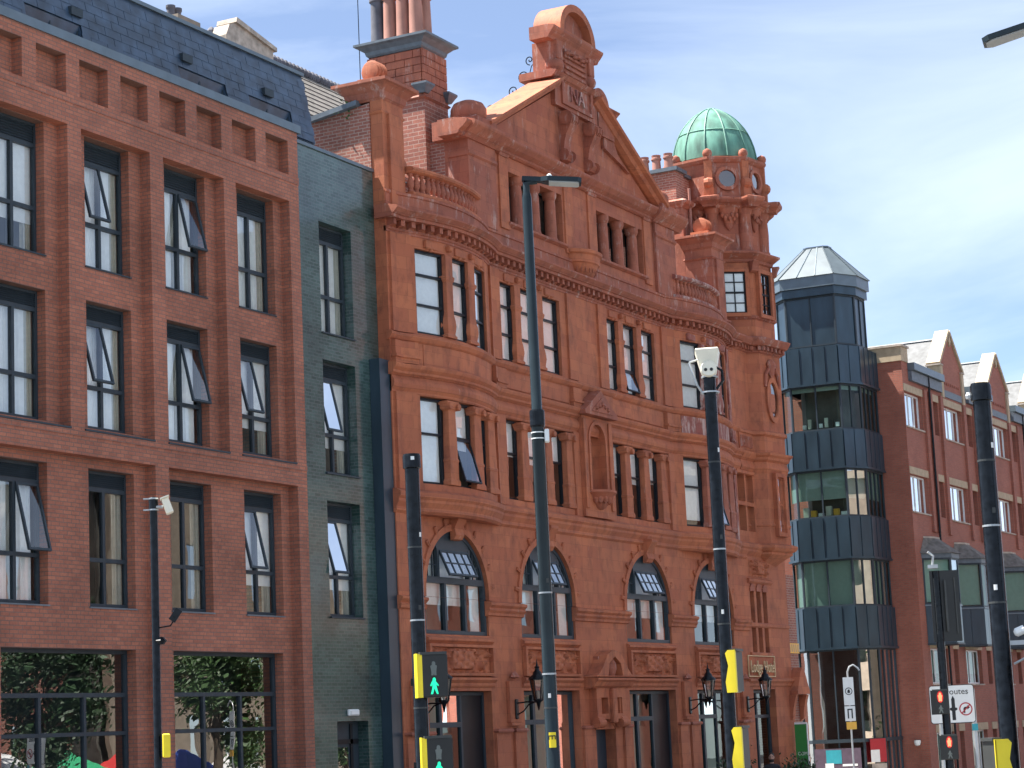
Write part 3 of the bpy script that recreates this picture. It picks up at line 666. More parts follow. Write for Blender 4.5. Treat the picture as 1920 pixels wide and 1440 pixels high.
# first floor piers between windows with carved caps
def pier1(mat):
    g = G().sq([(.24, 0), (.24, .10), (.20, .16), (.20, .55), (.22, .57), (.22, .62), (.19, .64), (.165, 1.75), (.20, 1.80)], (0, 0, 0), 1, .5)
    g.sq([(.21, 1.80), (.27, 1.93), (.27, 1.99)], (0, 0, 0), 1, .5)
    for sx in (-.2, .2): g.lathe([(.085, -.14), (.085, .14)], 10).xf(Matrix.Translation((sx, -.05, 1.86)) @ Matrix.Rotation(PI/2, 4, 'X'), len(g.v)-20)
    return g.mesh('window_pier', mat, bevel=.012)
p1m = pier1(TC); p1s = pier1(TW)
for x in (48.27, 49.6, 50.80, 54.42, 55.68, 56.86): inst('window_pier', p1m, H, (x, 25.07, 7.45), world=True)
for xs, me in (((43.85, 45.1, 46.15), p1m), ((59.25, 60.5, 61.4), p1s)):
    for x in xs: inst('window_pier', me, H, (x, 25.07-bow(x), 7.45), world=True)
# second floor mullions
def pier2(mat): return G().sq([(.22, 0), (.22, .06), (.17, .10), (.21, .3), (.19, .45), (.15, .6), (.15, 1.35), (.19, 1.40), (.21, 1.48), (.16, 1.52), (.16, 2.0)], (0, 0, 0), 1, .48).mesh('mullion', mat, bevel=.008)
p2m = pier2(TC); p2s = pier2(TS)
for x in (48.18, 49.42, 54.38, 55.6): inst('mullion', p2m, H, (x, 25.045, 10.96), world=True)
for xs, me in (((43.95, 45.05), p2m), ((59.35, 60.5), p2s)):
    for x in xs: inst('mullion', me, H, (x, 25.045-bow(x), 10.96), world=True)
# timber sash windows
def sash_window(a, b, z0, z1, y, bars, tilt=0, warp=False, blind='curtain', bh=1.0):
    w = b-a; x = (a+b)/2; yy = y-(bow(x) if warp else 0); s_ = (bow(x+.05)-bow(x-.05))/.1 if warp else 0
    me = cached(('sw', round(w, 2), round(z1-z0, 2), tuple(bars)), lambda: frame_g(w, z1-z0, .06, .10, [], [(h, .05, .06, w-.06) for h in bars]).xf(Matrix.Translation((-w/2, 0, 0))).mesh('window', 'sash_black'))
    o = inst('window', me, H, (x, yy, z0), (0, 0, -math.atan(s_)), world=True)
    zs = [.06]+[h for h in bars]+[z1-z0-.06]
    for k in range(len(zs)-1):
        if tilt and k == 0:
            q = inst('tilted_sash', cached(('ts', round(w, 2), round(zs[1]-zs[0], 2)), lambda: frame_g(w-.1, zs[1]-zs[0]-.03, .04, .05).xf(Matrix.Translation((-w/2+.05, 0, -(zs[1]-zs[0])+.03))).mesh('tilted_sash', 'sash_black')), o, (0, .0, zs[1]-.02), (-.28, 0, 0))
            inst('pane', quadxz(-w/2+.09, w/2-.09, .02, -(zs[1]-zs[0])+.07, -.04).mesh('pane', 'glass'), q)
        else:
            inst('pane', cached(('swp', round(w, 2), round(zs[k+1]-zs[k], 2)), lambda: quadxz(-w/2+.06, w/2-.06, 0, 0, zs[k+1]-zs[k]).mesh('pane', 'glass')), o, (0, .05, zs[k]))
    if blind:
        inst('blind', cached(('bl', round(w, 2), blind, round(bh, 2)), lambda: G().add([(-w/2, 0, (z1-z0)*(1-bh)), (w/2, 0, (z1-z0)*(1-bh)), (w/2, 0, z1-z0), (-w/2, 0, z1-z0)], [(0, 1, 2, 3)]).mesh('blind', blind)), o, (0, .10, 0))
    return o
for k, (a, b) in enumerate(((47.28, 48.03), (48.33, 49.27), (49.57, 50.6), (53.46, 54.23), (54.53, 55.45), (55.75, 56.7))):
    sash_window(a, b, 10.955, 12.965, 25.085, (.70, 1.42), tilt=(k == 4), bh=(1, .96, 1, 1, .98, 1)[k])
for k, (a, b) in enumerate(((42.77, 43.81), (44.1, 44.9), (45.2, 46.13), (58.17, 59.2), (59.5, 60.35), (60.65, 61.5))):
    sash_window(a, b, 10.955, 12.965, 25.085, (.70, 1.42), warp=True, bh=.97)
for k, (a, b) in enumerate(((47.32, 48.1), (48.44, 49.43), (49.77, 50.63), (53.5, 54.25), (54.6, 55.5), (55.85, 56.69))):
    sash_window(a, b, 7.45, 9.47, 25.14, (1.18,), blind='curtain', bh=(.45, .5, .42, .45, .5, .45)[k])
for k, (a, b) in enumerate(((42.77, 43.66), (44.03, 44.93), (45.28, 45.98), (58.05, 59.06), (59.44, 60.3), (60.7, 61.22))):
    sash_window(a, b, 7.45, 9.47, 25.14, (1.18,), warp=True, tilt=(k in (1, 4)), bh=(1, .55, .5, .9, .5, .5)[k])
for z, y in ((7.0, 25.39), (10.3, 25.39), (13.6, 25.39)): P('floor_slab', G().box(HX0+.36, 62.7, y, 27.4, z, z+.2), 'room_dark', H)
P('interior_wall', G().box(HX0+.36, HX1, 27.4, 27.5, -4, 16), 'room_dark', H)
# carved heads over the second-floor windows
hm = G().box(-.26, .26, -.05, .05, 0, .2).lathe([(.05, -.06), (.05, .06)], 8, (0, 0, 0)).mesh('carved_head', TC, bevel=.02)
hs_ = G().box(-.26, .26, -.05, .05, 0, .2).mesh('carved_head', TS, bevel=.02)
for x in (47.75, 48.85, 50.0, 53.9, 55.0, 56.2): inst('carved_head', hm, H, (x, 25.0, 13.0), world=True)
for x in (43.3, 44.5, 45.6): inst('carved_head', hm, H, (x, 25-bow(x), 13.0), world=True)
for x in (58.7, 59.9, 61.0): inst('carved_head', hs_, H, (x, 25-bow(x), 13.0), world=True)
sm_ = G().lathe([(.03, -.08), (.07, -.07), (.08, 0), (.07, .07), (.03, .08)], 10).xf(Matrix.Rotation(PI/2, 4, 'Y')).mesh('scroll_bracket', TC, smooth=True)
for x in (48.18, 49.42, 54.38, 55.6, 43.95, 45.05, 59.35, 60.5): inst('scroll_bracket', sm_, H, (x, 24.95-bow(x), 13.12), world=True)
# bow panels get a band; right bow weathered overlay panel
P('stained_panel', G().box(58.0, 61.7, 24.985, 25.1, 10.19, 10.69), TS, H, warp=True)
P('panel', G().box(42.9, 46.3, 24.985, 25.1, 10.19, 10.69), TC, H, warp=True)
for a, b in ((47.3, 50.9), (53.5, 57.0)): P('panel', G().box(a, b, 24.975, 25.1, 10.24, 10.66), TC, H, bevel=.01)
# central niche with pediment and bracket
P('niche_recess', G().lathe([(.46, 8.0), (.46, 9.34), (.44, 9.5), (.36, 9.64), (.24, 9.74), (.02, 9.80)], 14, (52.2, 25.06, 0), 0, PI, 1, .75), TC, H, smooth=True)
P('niche_pier', G().plate(rect(51.32, 53.08, 7.28, 9.98), [arch_loop(52.2, .46, 9.34, 8.0, 14)], 24.85, 24.999), TC, H)
P('niche_frame', G().plate(arch_loop(52.2, .56, 9.34, 8.0, 14), [arch_loop(52.2, .46, 9.34, 8.0, 14)[::-1]], 24.815, 24.849), TC, H)
for x in (51.42, 52.98): P('niche_pilaster', G().box(x-.09, x+.09, 24.80, 24.849, 7.5, 9.9), TC, H, bevel=.01)
P('niche_pediment', G().plate([(51.2, 10.0), (53.2, 10.0), (53.2, 10.1), (52.2, 10.72), (51.2, 10.1)], [], 24.66, 25.1), TW, H)
P('pediment_hollow', G().plate([(51.55, 10.1), (52.85, 10.1), (52.2, 10.5)], [], 24.635, 24.66), TW, H)
for k in range(5): P('leaf_carving', G().lathe([(.01, -.06), (.06, -.02), (.05, .04), (.01, .08)], 8, (51.85+.175*k, 24.63, 10.2+.06*(2-abs(k-2)))), TW, H, smooth=True)
P('niche_bracket', G().lathe([(.1, 7.5), (.22, 7.55), (.32, 7.7), (.5, 7.86), (.62, 7.93), (.62, 7.99), (.1, 8.0)], 16, (52.2, 24.86, 0), PI, 2*PI, 1, .7), TW, H, smooth=True)
for k in range(7):
    a = PI+PI*(k+.5)/7; P('leaf_carving', G().lathe([(.01, -.12), (.08, -.05), (.09, .05), (.02, .12)], 8, (52.2+.36*math.cos(a), 24.86+.26*math.sin(a), 7.75)), TW, H, smooth=True)
# ---- arcade storey
mould('impost', HX0-.03, 42.93, [(.0, 4.55), (.06, 4.58), (.08, 4.66), (.04, 4.70), (.12, 4.78), (.12, 4.83), (.0, 4.86)], back=25.05)
for a, b in ((45.97, 47.63), (50.67, 53.78), (56.82, 58.43), (61.47, 62.6)):
    mould('impost', a-.1, b+.1, [(.0, 4.50), (.05, 4.52), (.05, 4.58), (.10, 4.64), (.08, 4.70), (.14, 4.76), (.14, 4.82), (.0, 4.86)], back=25.2)
vm = G().box(-.05, .05, -.055, .0, .02, .22).prism_y([(-.02, .05), (.02, .05), (.02, .19), (-.02, .19)], -.07, -.055).mesh('voussoir', TC, bevel=.008)
pm = G().box(-.02, .02, -.018, 0, .02, .34).mesh('voussoir_joint', TW)
for c in ARCH:
    P('archivolt', G().plate(arch_loop(c, AR+.16, ZS, 4.87, 24), [arch_loop(c, AR, ZS, 4.87, 24)[::-1]], 24.955, 24.999), TC, H)
    for i in range(11):
        a = PI*(i+.5)/11
        if i == 5: continue
        inst('voussoir', vm, H, (c+(AR+.10)*math.cos(a), 25.0, ZS+(AR+.10)*math.sin(a)), (0, PI/2-a, 0), world=True)
    inst('keystone', cached('key', lambda: G().prism_x([(0, -.62), (-.1, -.6), (-.16, -.5), (-.12, -.35), (-.2, -.2), (-.3, -.05), (-.3, .02), (0, .05)], -.2, .2).lathe([(.13, -.22), (.13, .22)], 12).xf(Matrix.Identity(4)).mesh('keystone', TC)), H, (c, 25.0, 6.85), world=True)
def arch_window(c, tilt=True):
    z0, zt = 4.0, 5.28; r = AR-.02; y = 25.05
    g = G().plate(arch_loop(c, r, ZS, z0+.03, 24), [arch_loop(c, r-.09, ZS, z0+.12, 24)[::-1]], y, y+.12)
    g.box(c-r+.08, c+r-.08, y-.02, y+.14, zt-.07, zt+.07)
    for x in (c-.47, c+.47): g.box(x-.045, x+.045, y-.01, y+.11, z0+.1, zt-.06)
    for x in (c-.74, c+.74): g.box(x-.045, x+.045, y-.005, y+.11, zt+.06, 6.02)
    g.box(c-.8, c+.8, y+.005, y+.1, 5.98, 6.06)
    for sg in (-1, 1):
        for k in (1, 2): 
            x = c+sg*(.74+.22*k); g.box(x-.012, x+.012, y+.03, y+.06, zt+.06, ZS+math.sqrt(max(0.01, (r-.05)**2-(x-c)**2)))
        g.box(c+sg*.74 if sg > 0 else c-r+.12, c+r-.12 if sg > 0 else c-.74, y+.03, y+.06, 5.62, 5.645)
    o = P('arched_window', g, 'frame_dark', H)
    hp = [(c-.78, 6.02), (c+.78, 6.02)]+[(c+(r-.05)*math.cos(a), ZS+(r-.05)*math.sin(a)) for a in [PI*(.325+.35*i/12) for i in range(13)]]
    part('tympanum_panel', G().plate(hp, [], y+.02, y+.05), 'frame_dark', o)
    xs = [c-r+.09, c-.47, c+.47, c+r-.09]
    for a, b in zip(xs, xs[1:]): part('pane', quadxz(a+.03, b-.03, y+.06, z0+.12, zt-.07), 'glass_clear', o)
    for a, b, sg in ((c-r+.1, c-.78, -1), (c+.78, c+r-.1, 1)):
        pts = [(c+sg*.78, zt+.06), (c+sg*(r-.1), zt+.06)]+[(c+sg*(r-.07)*math.cos(t), ZS+(r-.07)*math.sin(t)) for t in [math.acos(min(1, .78/(r-.07)))*i/8 for i in range(2, 9)]]
        g2 = G().add([(x, y+.06, z) for x, z in pts], [tuple(range(len(pts)))]); part('pane', g2, 'glass_clear', o)
    # top-hung centre light
    sg = frame_g(1.36, .66, .05, .05, [(1.36*i/4, .022, .04, .62) for i in (1, 2, 3)], [(.33, .022, .04, 1.32)]).xf(Matrix.Translation((0, 0, -.66)))
    s_ = inst('top_hung_light', sg.mesh('top_hung_light', 'frame_dark'), o, (c-.68, y-.01, 5.99), (-.42, 0, 0))
    inst('pane', quadxz(.05, 1.31, .02, -.61, -.05).mesh('pane', 'glass_mirror'), s_)
    part('curtain', G().add([(c+r-.50, y+.17, z0), (c+r-.1, y+.15, z0), (c+r-.1, y+.15, 5.4), (c+r-.55, y+.17, 5.9)], [(0, 1, 2, 3)]), 'curtain', o)
    part('roller_blind', G().box(c-r+.1, c+r-.62, y+.2, y+.205, 4.72, 6.1), 'curtain', o)
    mould('arch_sill', c-AR-.08, c+AR+.08, [(.02, 3.80), (.05, 3.84), (.10, 3.88), (.10, 3.93), (-.05, 4.015)], back=25.2)
    return o
for c in ARCH: arch_window(c)
for z in (3.55,): P('floor_slab', G().box(HX0+.36, 62.6, 25.41, 27.4, z, z+.3), 'room_dark', H)
P('interior_screen', G().box(HX0+.4, 62.6, 26.4, 26.45, 3.9, 4.9), 'blind_green', H)
# relief panels
def relief_mesh(w, h, seed):
    rnd = random.Random(seed); nx, nz = 84, 22
    blobs = []
    for sg in (-1, 1):
        for k in range(3):
            cx = sg*(w*.24+w*.1*k); cz = h*(.5+.22*(-1)**k); blobs.append((cx, cz, .17-.02*k, sg))
    def hgt(x, z):
        v = 0
        for cx, cz, r, sg in blobs:
            dx, dz = x-cx, z-cz; d = math.hypot(dx, dz)
            if d < r: a = math.atan2(dz, dx*sg); v = max(v, .135*max(0, .25+.75*math.sin(a+d/r*7.5))*(1-(d/r)**3))
        if abs(x) < w*.17 and abs(z-h*.5) < h*.33: v = max(v, .11)
        if abs(x) < w*.2 and z > h*.8: v = max(v, .09*abs(math.sin(x*14)))
        v += .06*max(0, math.sin(x*17+z*9)*math.sin(z*21-x*6))
        e = min(x+w/2, w/2-x, z, h-z)
        return v*min(1, e/.05)
    g = G(); vs = []
    for j in range(nz+1):
        for i in range(nx+1):
            x = -w/2+w*i/nx; z = h*j/nz; vs.append((x, -hgt(x, z), z))
    g.add(vs, [(j*(nx+1)+i, j*(nx+1)+i+1, (j+1)*(nx+1)+i+1, (j+1)*(nx+1)+i) for j in range(nz) for i in range(nx)])
    return g.mesh('relief_panel', TC, smooth=True)
rm = relief_mesh(2.9, .62, 3)
for c in ARCH:
    inst('relief_panel', rm, H, (c, 25.0-.004, 3.12), world=True)
    P('panel_frame', G().plate(rect(c-1.55, c+1.55, 3.07, 3.795), [rect(c-1.45, c+1.45, 3.13, 3.73)], 24.88, 24.99), TC, H)
    mould('band_course', c-AR-.12, c+AR+.12, [(.02, 2.80), (.05, 2.84), (.05, 2.90), (.12, 2.97), (.12, 3.02), (.0, 3.065)], back=25.1)
# ground floor piers, caps and blocks
for x0, x1 in ((41.85, 42.9), (46.0, 46.72), (46.95, 47.55), (50.75, 51.3), (53.2, 53.7), (56.9, 57.5), (57.7, 58.35), (61.45, 62.3)):
    P('ground_pier', G().box(x0, x1, 24.93, 25.1, -4, 1.72), TC, H); P('ground_pier_cap', G().sq([((x1-x0)/2, 0), ((x1-x0)/2+.04, .04), ((x1-x0)/2, .09)], ((x0+x1)/2, 25.0, 1.72), 1, .35), TW, H)
for x in (46.97, 57.55, 42.4, 61.95):
    P('lantern_block', G().box(x-.28, x+.28, 24.90, 25.0, 1.95, 2.95), TC, H, bevel=.01); P('lantern_block_sill', G().box(x-.3, x+.3, 24.86, 25.0, 1.88, 1.95), TC, H)
    P('leaf_carving', G().lathe([(.02, 0), (.13, .04), (.1, .1), (.02, .18)], 8, (x, 24.9, 3.0), 0, 2*PI, 1.6, .6), TW, H, smooth=True)
def gf_window(a, b, right_dark):
    w = b-a; o = P('ground_window', frame_g(w-.004, 6.6, .08, .1, [(w*.30, .12, .08, 6.52), (w*.62, .08, .08, 6.52)], [(5.85, .12, .08, w*.62)]).xf(Matrix.Translation((a+.002, 25.22, -3.9))), 'frame_dark', H)
    for x0, x1 in ((.08, w*.3-.06), (w*.3+.06, w*.62-.04)):
        for z0, z1 in ((-3.8, 1.89), (2.01, 2.62)): part('pane', quadxz(a+x0, a+x1, 25.27, z0, z1), 'glass_green', o)
    if right_dark: part('door_panel', G().box(a+w*.62+.04, b-.08, 25.25, 25.29, -3.8, 2.62), 'sash_black', o)
    else: part('pane', quadxz(a+w*.62+.04, b-.08, 25.27, -3.8, 2.62), 'glass_green', o)
    part('curtain', G().box(a+.1, b-.1, 25.6, 25.61, -3.8, 2.65), 'blind_green', o)
for i, (a, b) in enumerate(GFO): gf_window(a, b, i in (0, 2))
# doorway with hood and mask
P('door', G().box(51.56, 52.74, 25.3, 25.36, -4, 1.69), 'metal_dark', H)
for sx in (-1, 1):
    x = 52.15+sx*.72
    P('door_console', G().prism_x([(25.0, 1.75), (24.8, 1.82), (24.74, 1.95), (24.82, 2.1), (24.82, 2.7), (25.0, 2.75)], x-.16, x+.16), TC, H)
    P('door_roll', G().lathe([(.12, -.2), (.12, .2)], 12).xf(Matrix.Translation((x, 24.82, 1.86)) @ Matrix.Rotation(PI/2, 4, 'Y')), TC, H, smooth=True)
P('door_head', G().plate(rect(51.25, 53.05, 1.96, 2.78), [rect(51.52, 51.92, 2.1, 2.52), rect(52.38, 52.78, 2.1, 2.52)], 24.78, 25.0), TC, H)
P('door_keystone', G().box(52.03, 52.27, 24.66, 24.8, 1.85, 2.75), TC, H, bevel=.03)
P('door_arch', G().plate([(51.5, 1.70), (51.5, 1.96), (52.8, 1.96), (52.8, 1.70)]+[(52.15+.6*math.cos(t), 1.62+.3*math.sin(t)) for t in [.25+(PI-.5)*i/10 for i in range(11)]], [], 24.98, 25.2), TC, H)
mould('door_cornice', 50.98, 53.32, [(.22, 2.76), (.30, 2.82), (.36, 2.92), (.42, 2.97), (.42, 3.02), (.1, 3.06)], back=25.1)
hood = [(50.95, 3.05), (53.35, 3.05), (53.1, 3.15), (52.85, 3.35), (52.6, 3.62), (52.35, 3.73), (52.15, 3.76), (51.95, 3.73), (51.7, 3.62), (51.45, 3.35), (51.2, 3.15)]
P('door_hood', G().plate(hood, [[(51.7, 3.08), (52.6, 3.08), (52.5, 3.4), (52.15, 3.58), (51.8, 3.4)]], 24.62, 25.1), TC, H, bevel=.01)
P('hood_back', G().box(51.6, 52.7, 24.85, 25.05, 3.06, 3.6), TW, H)
P('mask_carving', G().lathe([(.02, -.28), (.12, -.22), (.2, -.02), (.19, .12), (.1, .26), (.02, .3)], 12, (52.15, 24.78, 3.28), 0, 2*PI, 1, .8), TW, H, smooth=True)
# ---- roof, chimney
RT = P('gable_roof', G().add([(46.6, 25.6, 15.9), (52.15, 25.6, 18.9), (52.15, 36, 18.9), (46.6, 36, 15.9), (57.7, 25.6, 15.9), (57.7, 36, 15.9), (46.6, 25.6, 15.7), (46.6, 36, 15.7)], [(0, 1, 2, 3), (1, 4, 5, 2), (6, 0, 3, 7)]), 'slate_grey', H)
stm = G().box(0, .01, 0, .42, 0, 0)
dz, dxr = 3.0, 5.55; ln = math.hypot(dz, dxr); sl_a = math.atan2(dz, dxr)
tm = G().add([(0, 0, .018), (0, .46, .018), (.30, .46, .006), (.30, 0, .006), (0, 0, .0), (0, .46, .0)], [(0, 3, 2, 1), (4, 0, 1, 5)]).mesh('slate', 'slate_grey')
cnt = 0; ex = G()
for r in range(22):
    for k in range(20):
        y = 25.75+.48*k+(.24 if r % 2 else 0); t = r*.285
        x = 46.6+t*math.cos(sl_a); z = 15.9+t*math.sin(sl_a)
        if k < 13: inst('slate', tm, RT, (x, y, z+.004), (0, -sl_a, 0)); cnt += 1
        else:
            m = Matrix.Translation((x, y, z+.004)) @ Matrix.Rotation(-sl_a, 4, 'Y'); b0 = len(ex.v)
            ex.add([(0, 0, .018), (0, .46, .018), (.30, .46, .006), (.30, 0, .006)], [(0, 3, 2, 1)]).xf(m, b0)
tag(part('slates', ex, 'slate_grey', RT), kind='stuff')
rgm = G().lathe([(.13, 0), (.13, .03)], 10).xf(Matrix.Rotation(PI/2, 4, 'Y')).mesh('crest', 'lead')
crm = bpy.data.meshes.new('ridge_crest')
def ring_g(r, t, n=12, axis='X'):
    g = G(); pts = [(0, r*math.cos(2*PI*i/n), r*math.sin(2*PI*i/n)) for i in range(n)]
    vs = [];
    for i in range(n):
        a = 2*PI*i/n
        for k in range(4):
            b = 2*PI*k/4+PI/4; rr = r+t*math.cos(b); vs.append((t*math.sin(b), rr*math.cos(a), rr*math.sin(a)))
    g.add(vs, [(4*i+k, 4*((i+1) % n)+k, 4*((i+1) % n)+(k+1) % 4, 4*i+(k+1) % 4) for i in range(n) for k in range(4)]); return g
rm2 = ring_g(.11, .03).box(-.05, .05, -.15, .15, -.2, -.1).mesh('ridge_crest', 'lead')
for k in range(34): inst('ridge_crest', rm2, RT, (52.15, 25.8+.3*k, 19.08))
P('left_roof', G().add([(42.9, 26.2, 15.2), (46.0, 26.2, 15.2), (46.0, 27.9, 16.5), (42.9, 27.9, 16.5)], [(0, 1, 2, 3)]), 'slate_grey', H)
P('dormer_roof', G().add([(46.2, 25.75, 15.3), (47.4, 25.75, 15.6), (47.4, 27.6, 16.2), (46.2, 27.6, 15.9), (46.2, 25.75, 15.1), (46.2, 27.6, 15.6)], [(0, 1, 2, 3), (4, 0, 3, 5)]), 'lead', H)
P('gable_side', G().box(46.5, 46.7, 25.605, 36, 14.2, 15.7), 'old_brick', H)
# chimney
CH = thing('chimney_stack', 'tall terracotta and brick chimney with five clay pots above the left bow', 'chimney', (46.2, 26.8, 14.1))
part('shaft', G().box(45.62, 46.82, 26.02, 27.66, 14.1, 17.6), 'chimney_brick', CH)
part('shaft_core', G().box(45.66, 46.78, 26.06, 27.62, 17.6, 18.88), TW, CH)
bn = 0
def blk(L_, H_, D_): return cached(('blk', round(L_, 2), round(H_, 2), round(D_, 2)), lambda: G().box(0, L_, 0, D_, 0, H_).mesh('block', TW, bevel=.008))
for r in range(6):
    z = 17.61+r*.205
    n_ = 3 if r % 2 == 0 else 4; xs = [45.615+1.21*i/3 for i in range(4)] if r % 2 == 0 else [45.615, 45.615+.2, 45.615+.605, 45.615+1.01, 45.615+1.21]
    for a, b in zip(xs, xs[1:]): inst('block', blk(b-a-.012, .193, .06), CH, (a+.006, 26.005, z), world=True)
    ys = [26.07, 26.55, 27.1, 27.655] if r % 2 == 0 else [26.07, 26.3, 26.82, 27.35, 27.655]
    for a, b in zip(ys, ys[1:]): inst('block', blk(.06, .193, b-a-.012), CH, (45.6, a+.006, z), world=True)
part('band', G().sq([(.62, 0), (.66, .05), (.62, .1)], (46.22, 26.84, 17.52), 1, 1.34), TW, CH)
part('cap', G().sq([(.60, 0), (.64, .05), (.66, .14), (.76, .24), (.84, .28), (.84, .34), (.5, .42)], (46.22, 26.84, 18.86), 1, 1.28), 'lead', CH)
for x, y in ((45.64, 26.05), (46.8, 26.05)): part('corner_capital', G().sq([(.10, 0), (.18, .14), (.22, .2), (.22, .25)], (x, y, 17.66)), 'lead', CH)
pot = G().lathe([(.20, 0), (.185, .1), (.165, 1.0), (.16, 1.15), (.20, 1.18), (.20, 1.26), (.17, 1.28), (.2, 1.42), (.2, 1.5), (.12, 1.5)], 16)
pm1 = pot.mesh('pot', 'clay_pot', smooth=True); pm2 = pot.mesh('pot', 'clay_dark', smooth=True)
for x, y, me in ((45.98, 27.52, pm2), (45.98, 27.14, pm1), (45.98, 26.76, pm1), (45.98, 26.38, pm1), (46.5, 26.42, pm1)): inst('pot', me, CH, (x, y, 19.25), world=True)
P('aerial', G().tube([(45.5, 27.8, 17), (45.5, 27.8, 20.8)], .012, 5), 'pole_black', H)
# iron scrollwork behind the gable
ir = G().tube([(52.15, 27.5, 18.95), (52.15, 25.9, 19.8)], .018, 5)
def spiral(cy, cz, r, tw, ph): return [(52.15, cy+r*(1-i/26)*math.cos(ph+tw*i/24), cz+r*(1-i/26)*math.sin(ph+tw*i/24)) for i in range(25)]
for cy, r, dz_ in ((27.15, .12, 0), (26.85, .17, .02), (26.5, .2, .16), (26.3, .14, .55)): ir.tube(spiral(cy, 18.95+(27.5-cy)*.531+r+dz_, r, 8.5, -PI/2), .016, 5)
ir.tube([(52.15, 26.45, 19.5), (52.15, 26.25, 20.1), (52.15, 26.0, 20.3)], .014, 5).tube([(52.15, 26.2, 20.2), (52.15, 26.2, 20.55)], .012, 5)
P('iron_scrollwork', ir, 'pole_black', H)
# ------------------------------------------------------------------ corner turret of the hotel
TX, TY, TR = 65.05, 26.15, -8.0
def octo(ap, cx=TX, cy=TY, rot=TR):
    r = ap/math.cos(PI/8); return [(cx+r*math.sin(math.radians(rot+22.5+45*i)), cy-r*math.cos(math.radians(rot+22.5+45*i))) for i in range(8)]
def ring(name, levels, mat, **k):
    g = G(); vs = [(x, y, z) for ap, z in levels for x, y in octo(ap)]; n = len(levels)
    g.add(vs, [tuple(range(8))[::-1], tuple(range(8*(n-1), 8*n))]+[(8*j+i, 8*j+(i+1) % 8, 8*j+8+(i+1) % 8, 8*j+8+i) for j in range(n-1) for i in range(8)])
    return P(name, g, mat, H, **k)
def facet(ap, th, z): t = math.radians(th); return (TX+ap*math.sin(t), TY-ap*math.cos(t), z), (0, 0, t)
FB, FA, FR, FL = TR, TR-45, TR+45, TR-90
ring('turret_shaft', [(1.6, 7.0), (1.6, 13.5)], TC)
P('turret_link', G().plate(rect(62.31, 64.3, 7.0, 13.45), [rect(a, b, z0, z1) for a, b in ((62.5, 63.08), (63.2, 63.78)) for z0, z1 in ((7.62, 8.42), (8.54, 9.40))], 25.0, 25.3), TC, H)
P('link_glass', quadxz(62.4, 64.0, 25.22, 7.6, 9.45), 'glass_dark', H)
P('link_window_head', G().plate(rect(62.4, 63.9, 9.42, 9.52), [], 24.95, 25.0), TC, H)
P('link_blind_balustrade', G().box(62.8, 63.9, 24.96, 25.0, 10.2, 10.72), TC, H)
bb = G().lathe([(.03, 0), (.05, .1), (.03, .3), (.04, .36)], 8).mesh('blind_baluster', TW, smooth=True)
for i in range(8): inst('blind_baluster', bb, H, (62.9+.125*i, 24.95, 10.27), world=True)
ring('turret_corbel', [(.25, 6.05), (.5, 6.15), (.75, 6.4), (.95, 6.5), (1.3, 6.75), (1.62, 6.93), (1.62, 7.0)], TC)
ring('turret_string', [(1.6, 7.0), (1.72, 7.05), (1.78, 7.12), (1.78, 7.2), (1.62, 7.27)], TC)
mould('string_course', 62.8, 64.2, [(.0, 6.85), (.12, 6.98), (.12, 7.04), (.17, 7.10), (.17, 7.2), (.05, 7.27)], back=25.3)
ring('turret_band', [(1.602, 7.8), (1.63, 7.83), (1.63, 7.87), (1.602, 7.9)], TC)
for z in (9.8,):
    ring('turret_entablature', [(1.602, 9.5), (1.66, 9.65), (1.62, 9.86), (1.70, 9.92), (1.72, 10.0), (1.80, 10.06), (1.82, 10.13), (1.62, 10.17)], TC)
    mould('link_entablature', 62.8, 64.3, [(.015, 9.54), (.07, 9.65), (.02, 9.86), (.10, 9.94), (.17, 10.06), (.19, 10.13), (.0, 10.17)], back=25.05)
ring('turret_band', [(1.602, 10.68), (1.68, 10.74), (1.68, 10.82), (1.602, 10.88)], TC)
mould('sill_course', 62.8, 64.3, [(.0, 10.70), (.08, 10.74), (.08, 10.82), (.0, 10.88)], back=25.05)
# facet windows
def facet_window(th, ap, z0, w, h, nx, nz, name='turret_window', bl='curtain', gl='glass', fr='sash_black', rec=.14):
    loc, rot = facet(ap, th, z0)
    o = inst(name, frame_g(w, h, .05, .06, [(w*i/nx, .03, .05, h-.05) for i in range(1, nx)], [(h*i/nz, .03 if i != nz//2 else .06, .05, w-.05) for i in range(1, nz)]).xf(Matrix.Translation((-w/2, -.066, 0))).mesh(name, fr), H, loc, rot, world=True)
    inst('pane', quadxz(-w/2+.05, w/2-.05, -.03, .05, h-.05).mesh('pane', gl), o)
    if bl: inst('blind', quadxz(-w/2+.05, w/2-.05, -.012, .05, h-.05).mesh('blind', bl), o)
    s = G().plate(rect(-w/2-.12, w/2+.12, -.12, h+.12), [rect(-w/2+.005, w/2-.005, .005, h-.005)], -.14, -.003)
    inst('surround', s.mesh('surround', TC), o)
    return o
facet_window(FB, 1.6, 7.62, .42, 1.78, 1, 2, 'slit_window', None, 'glass_dark', TC)
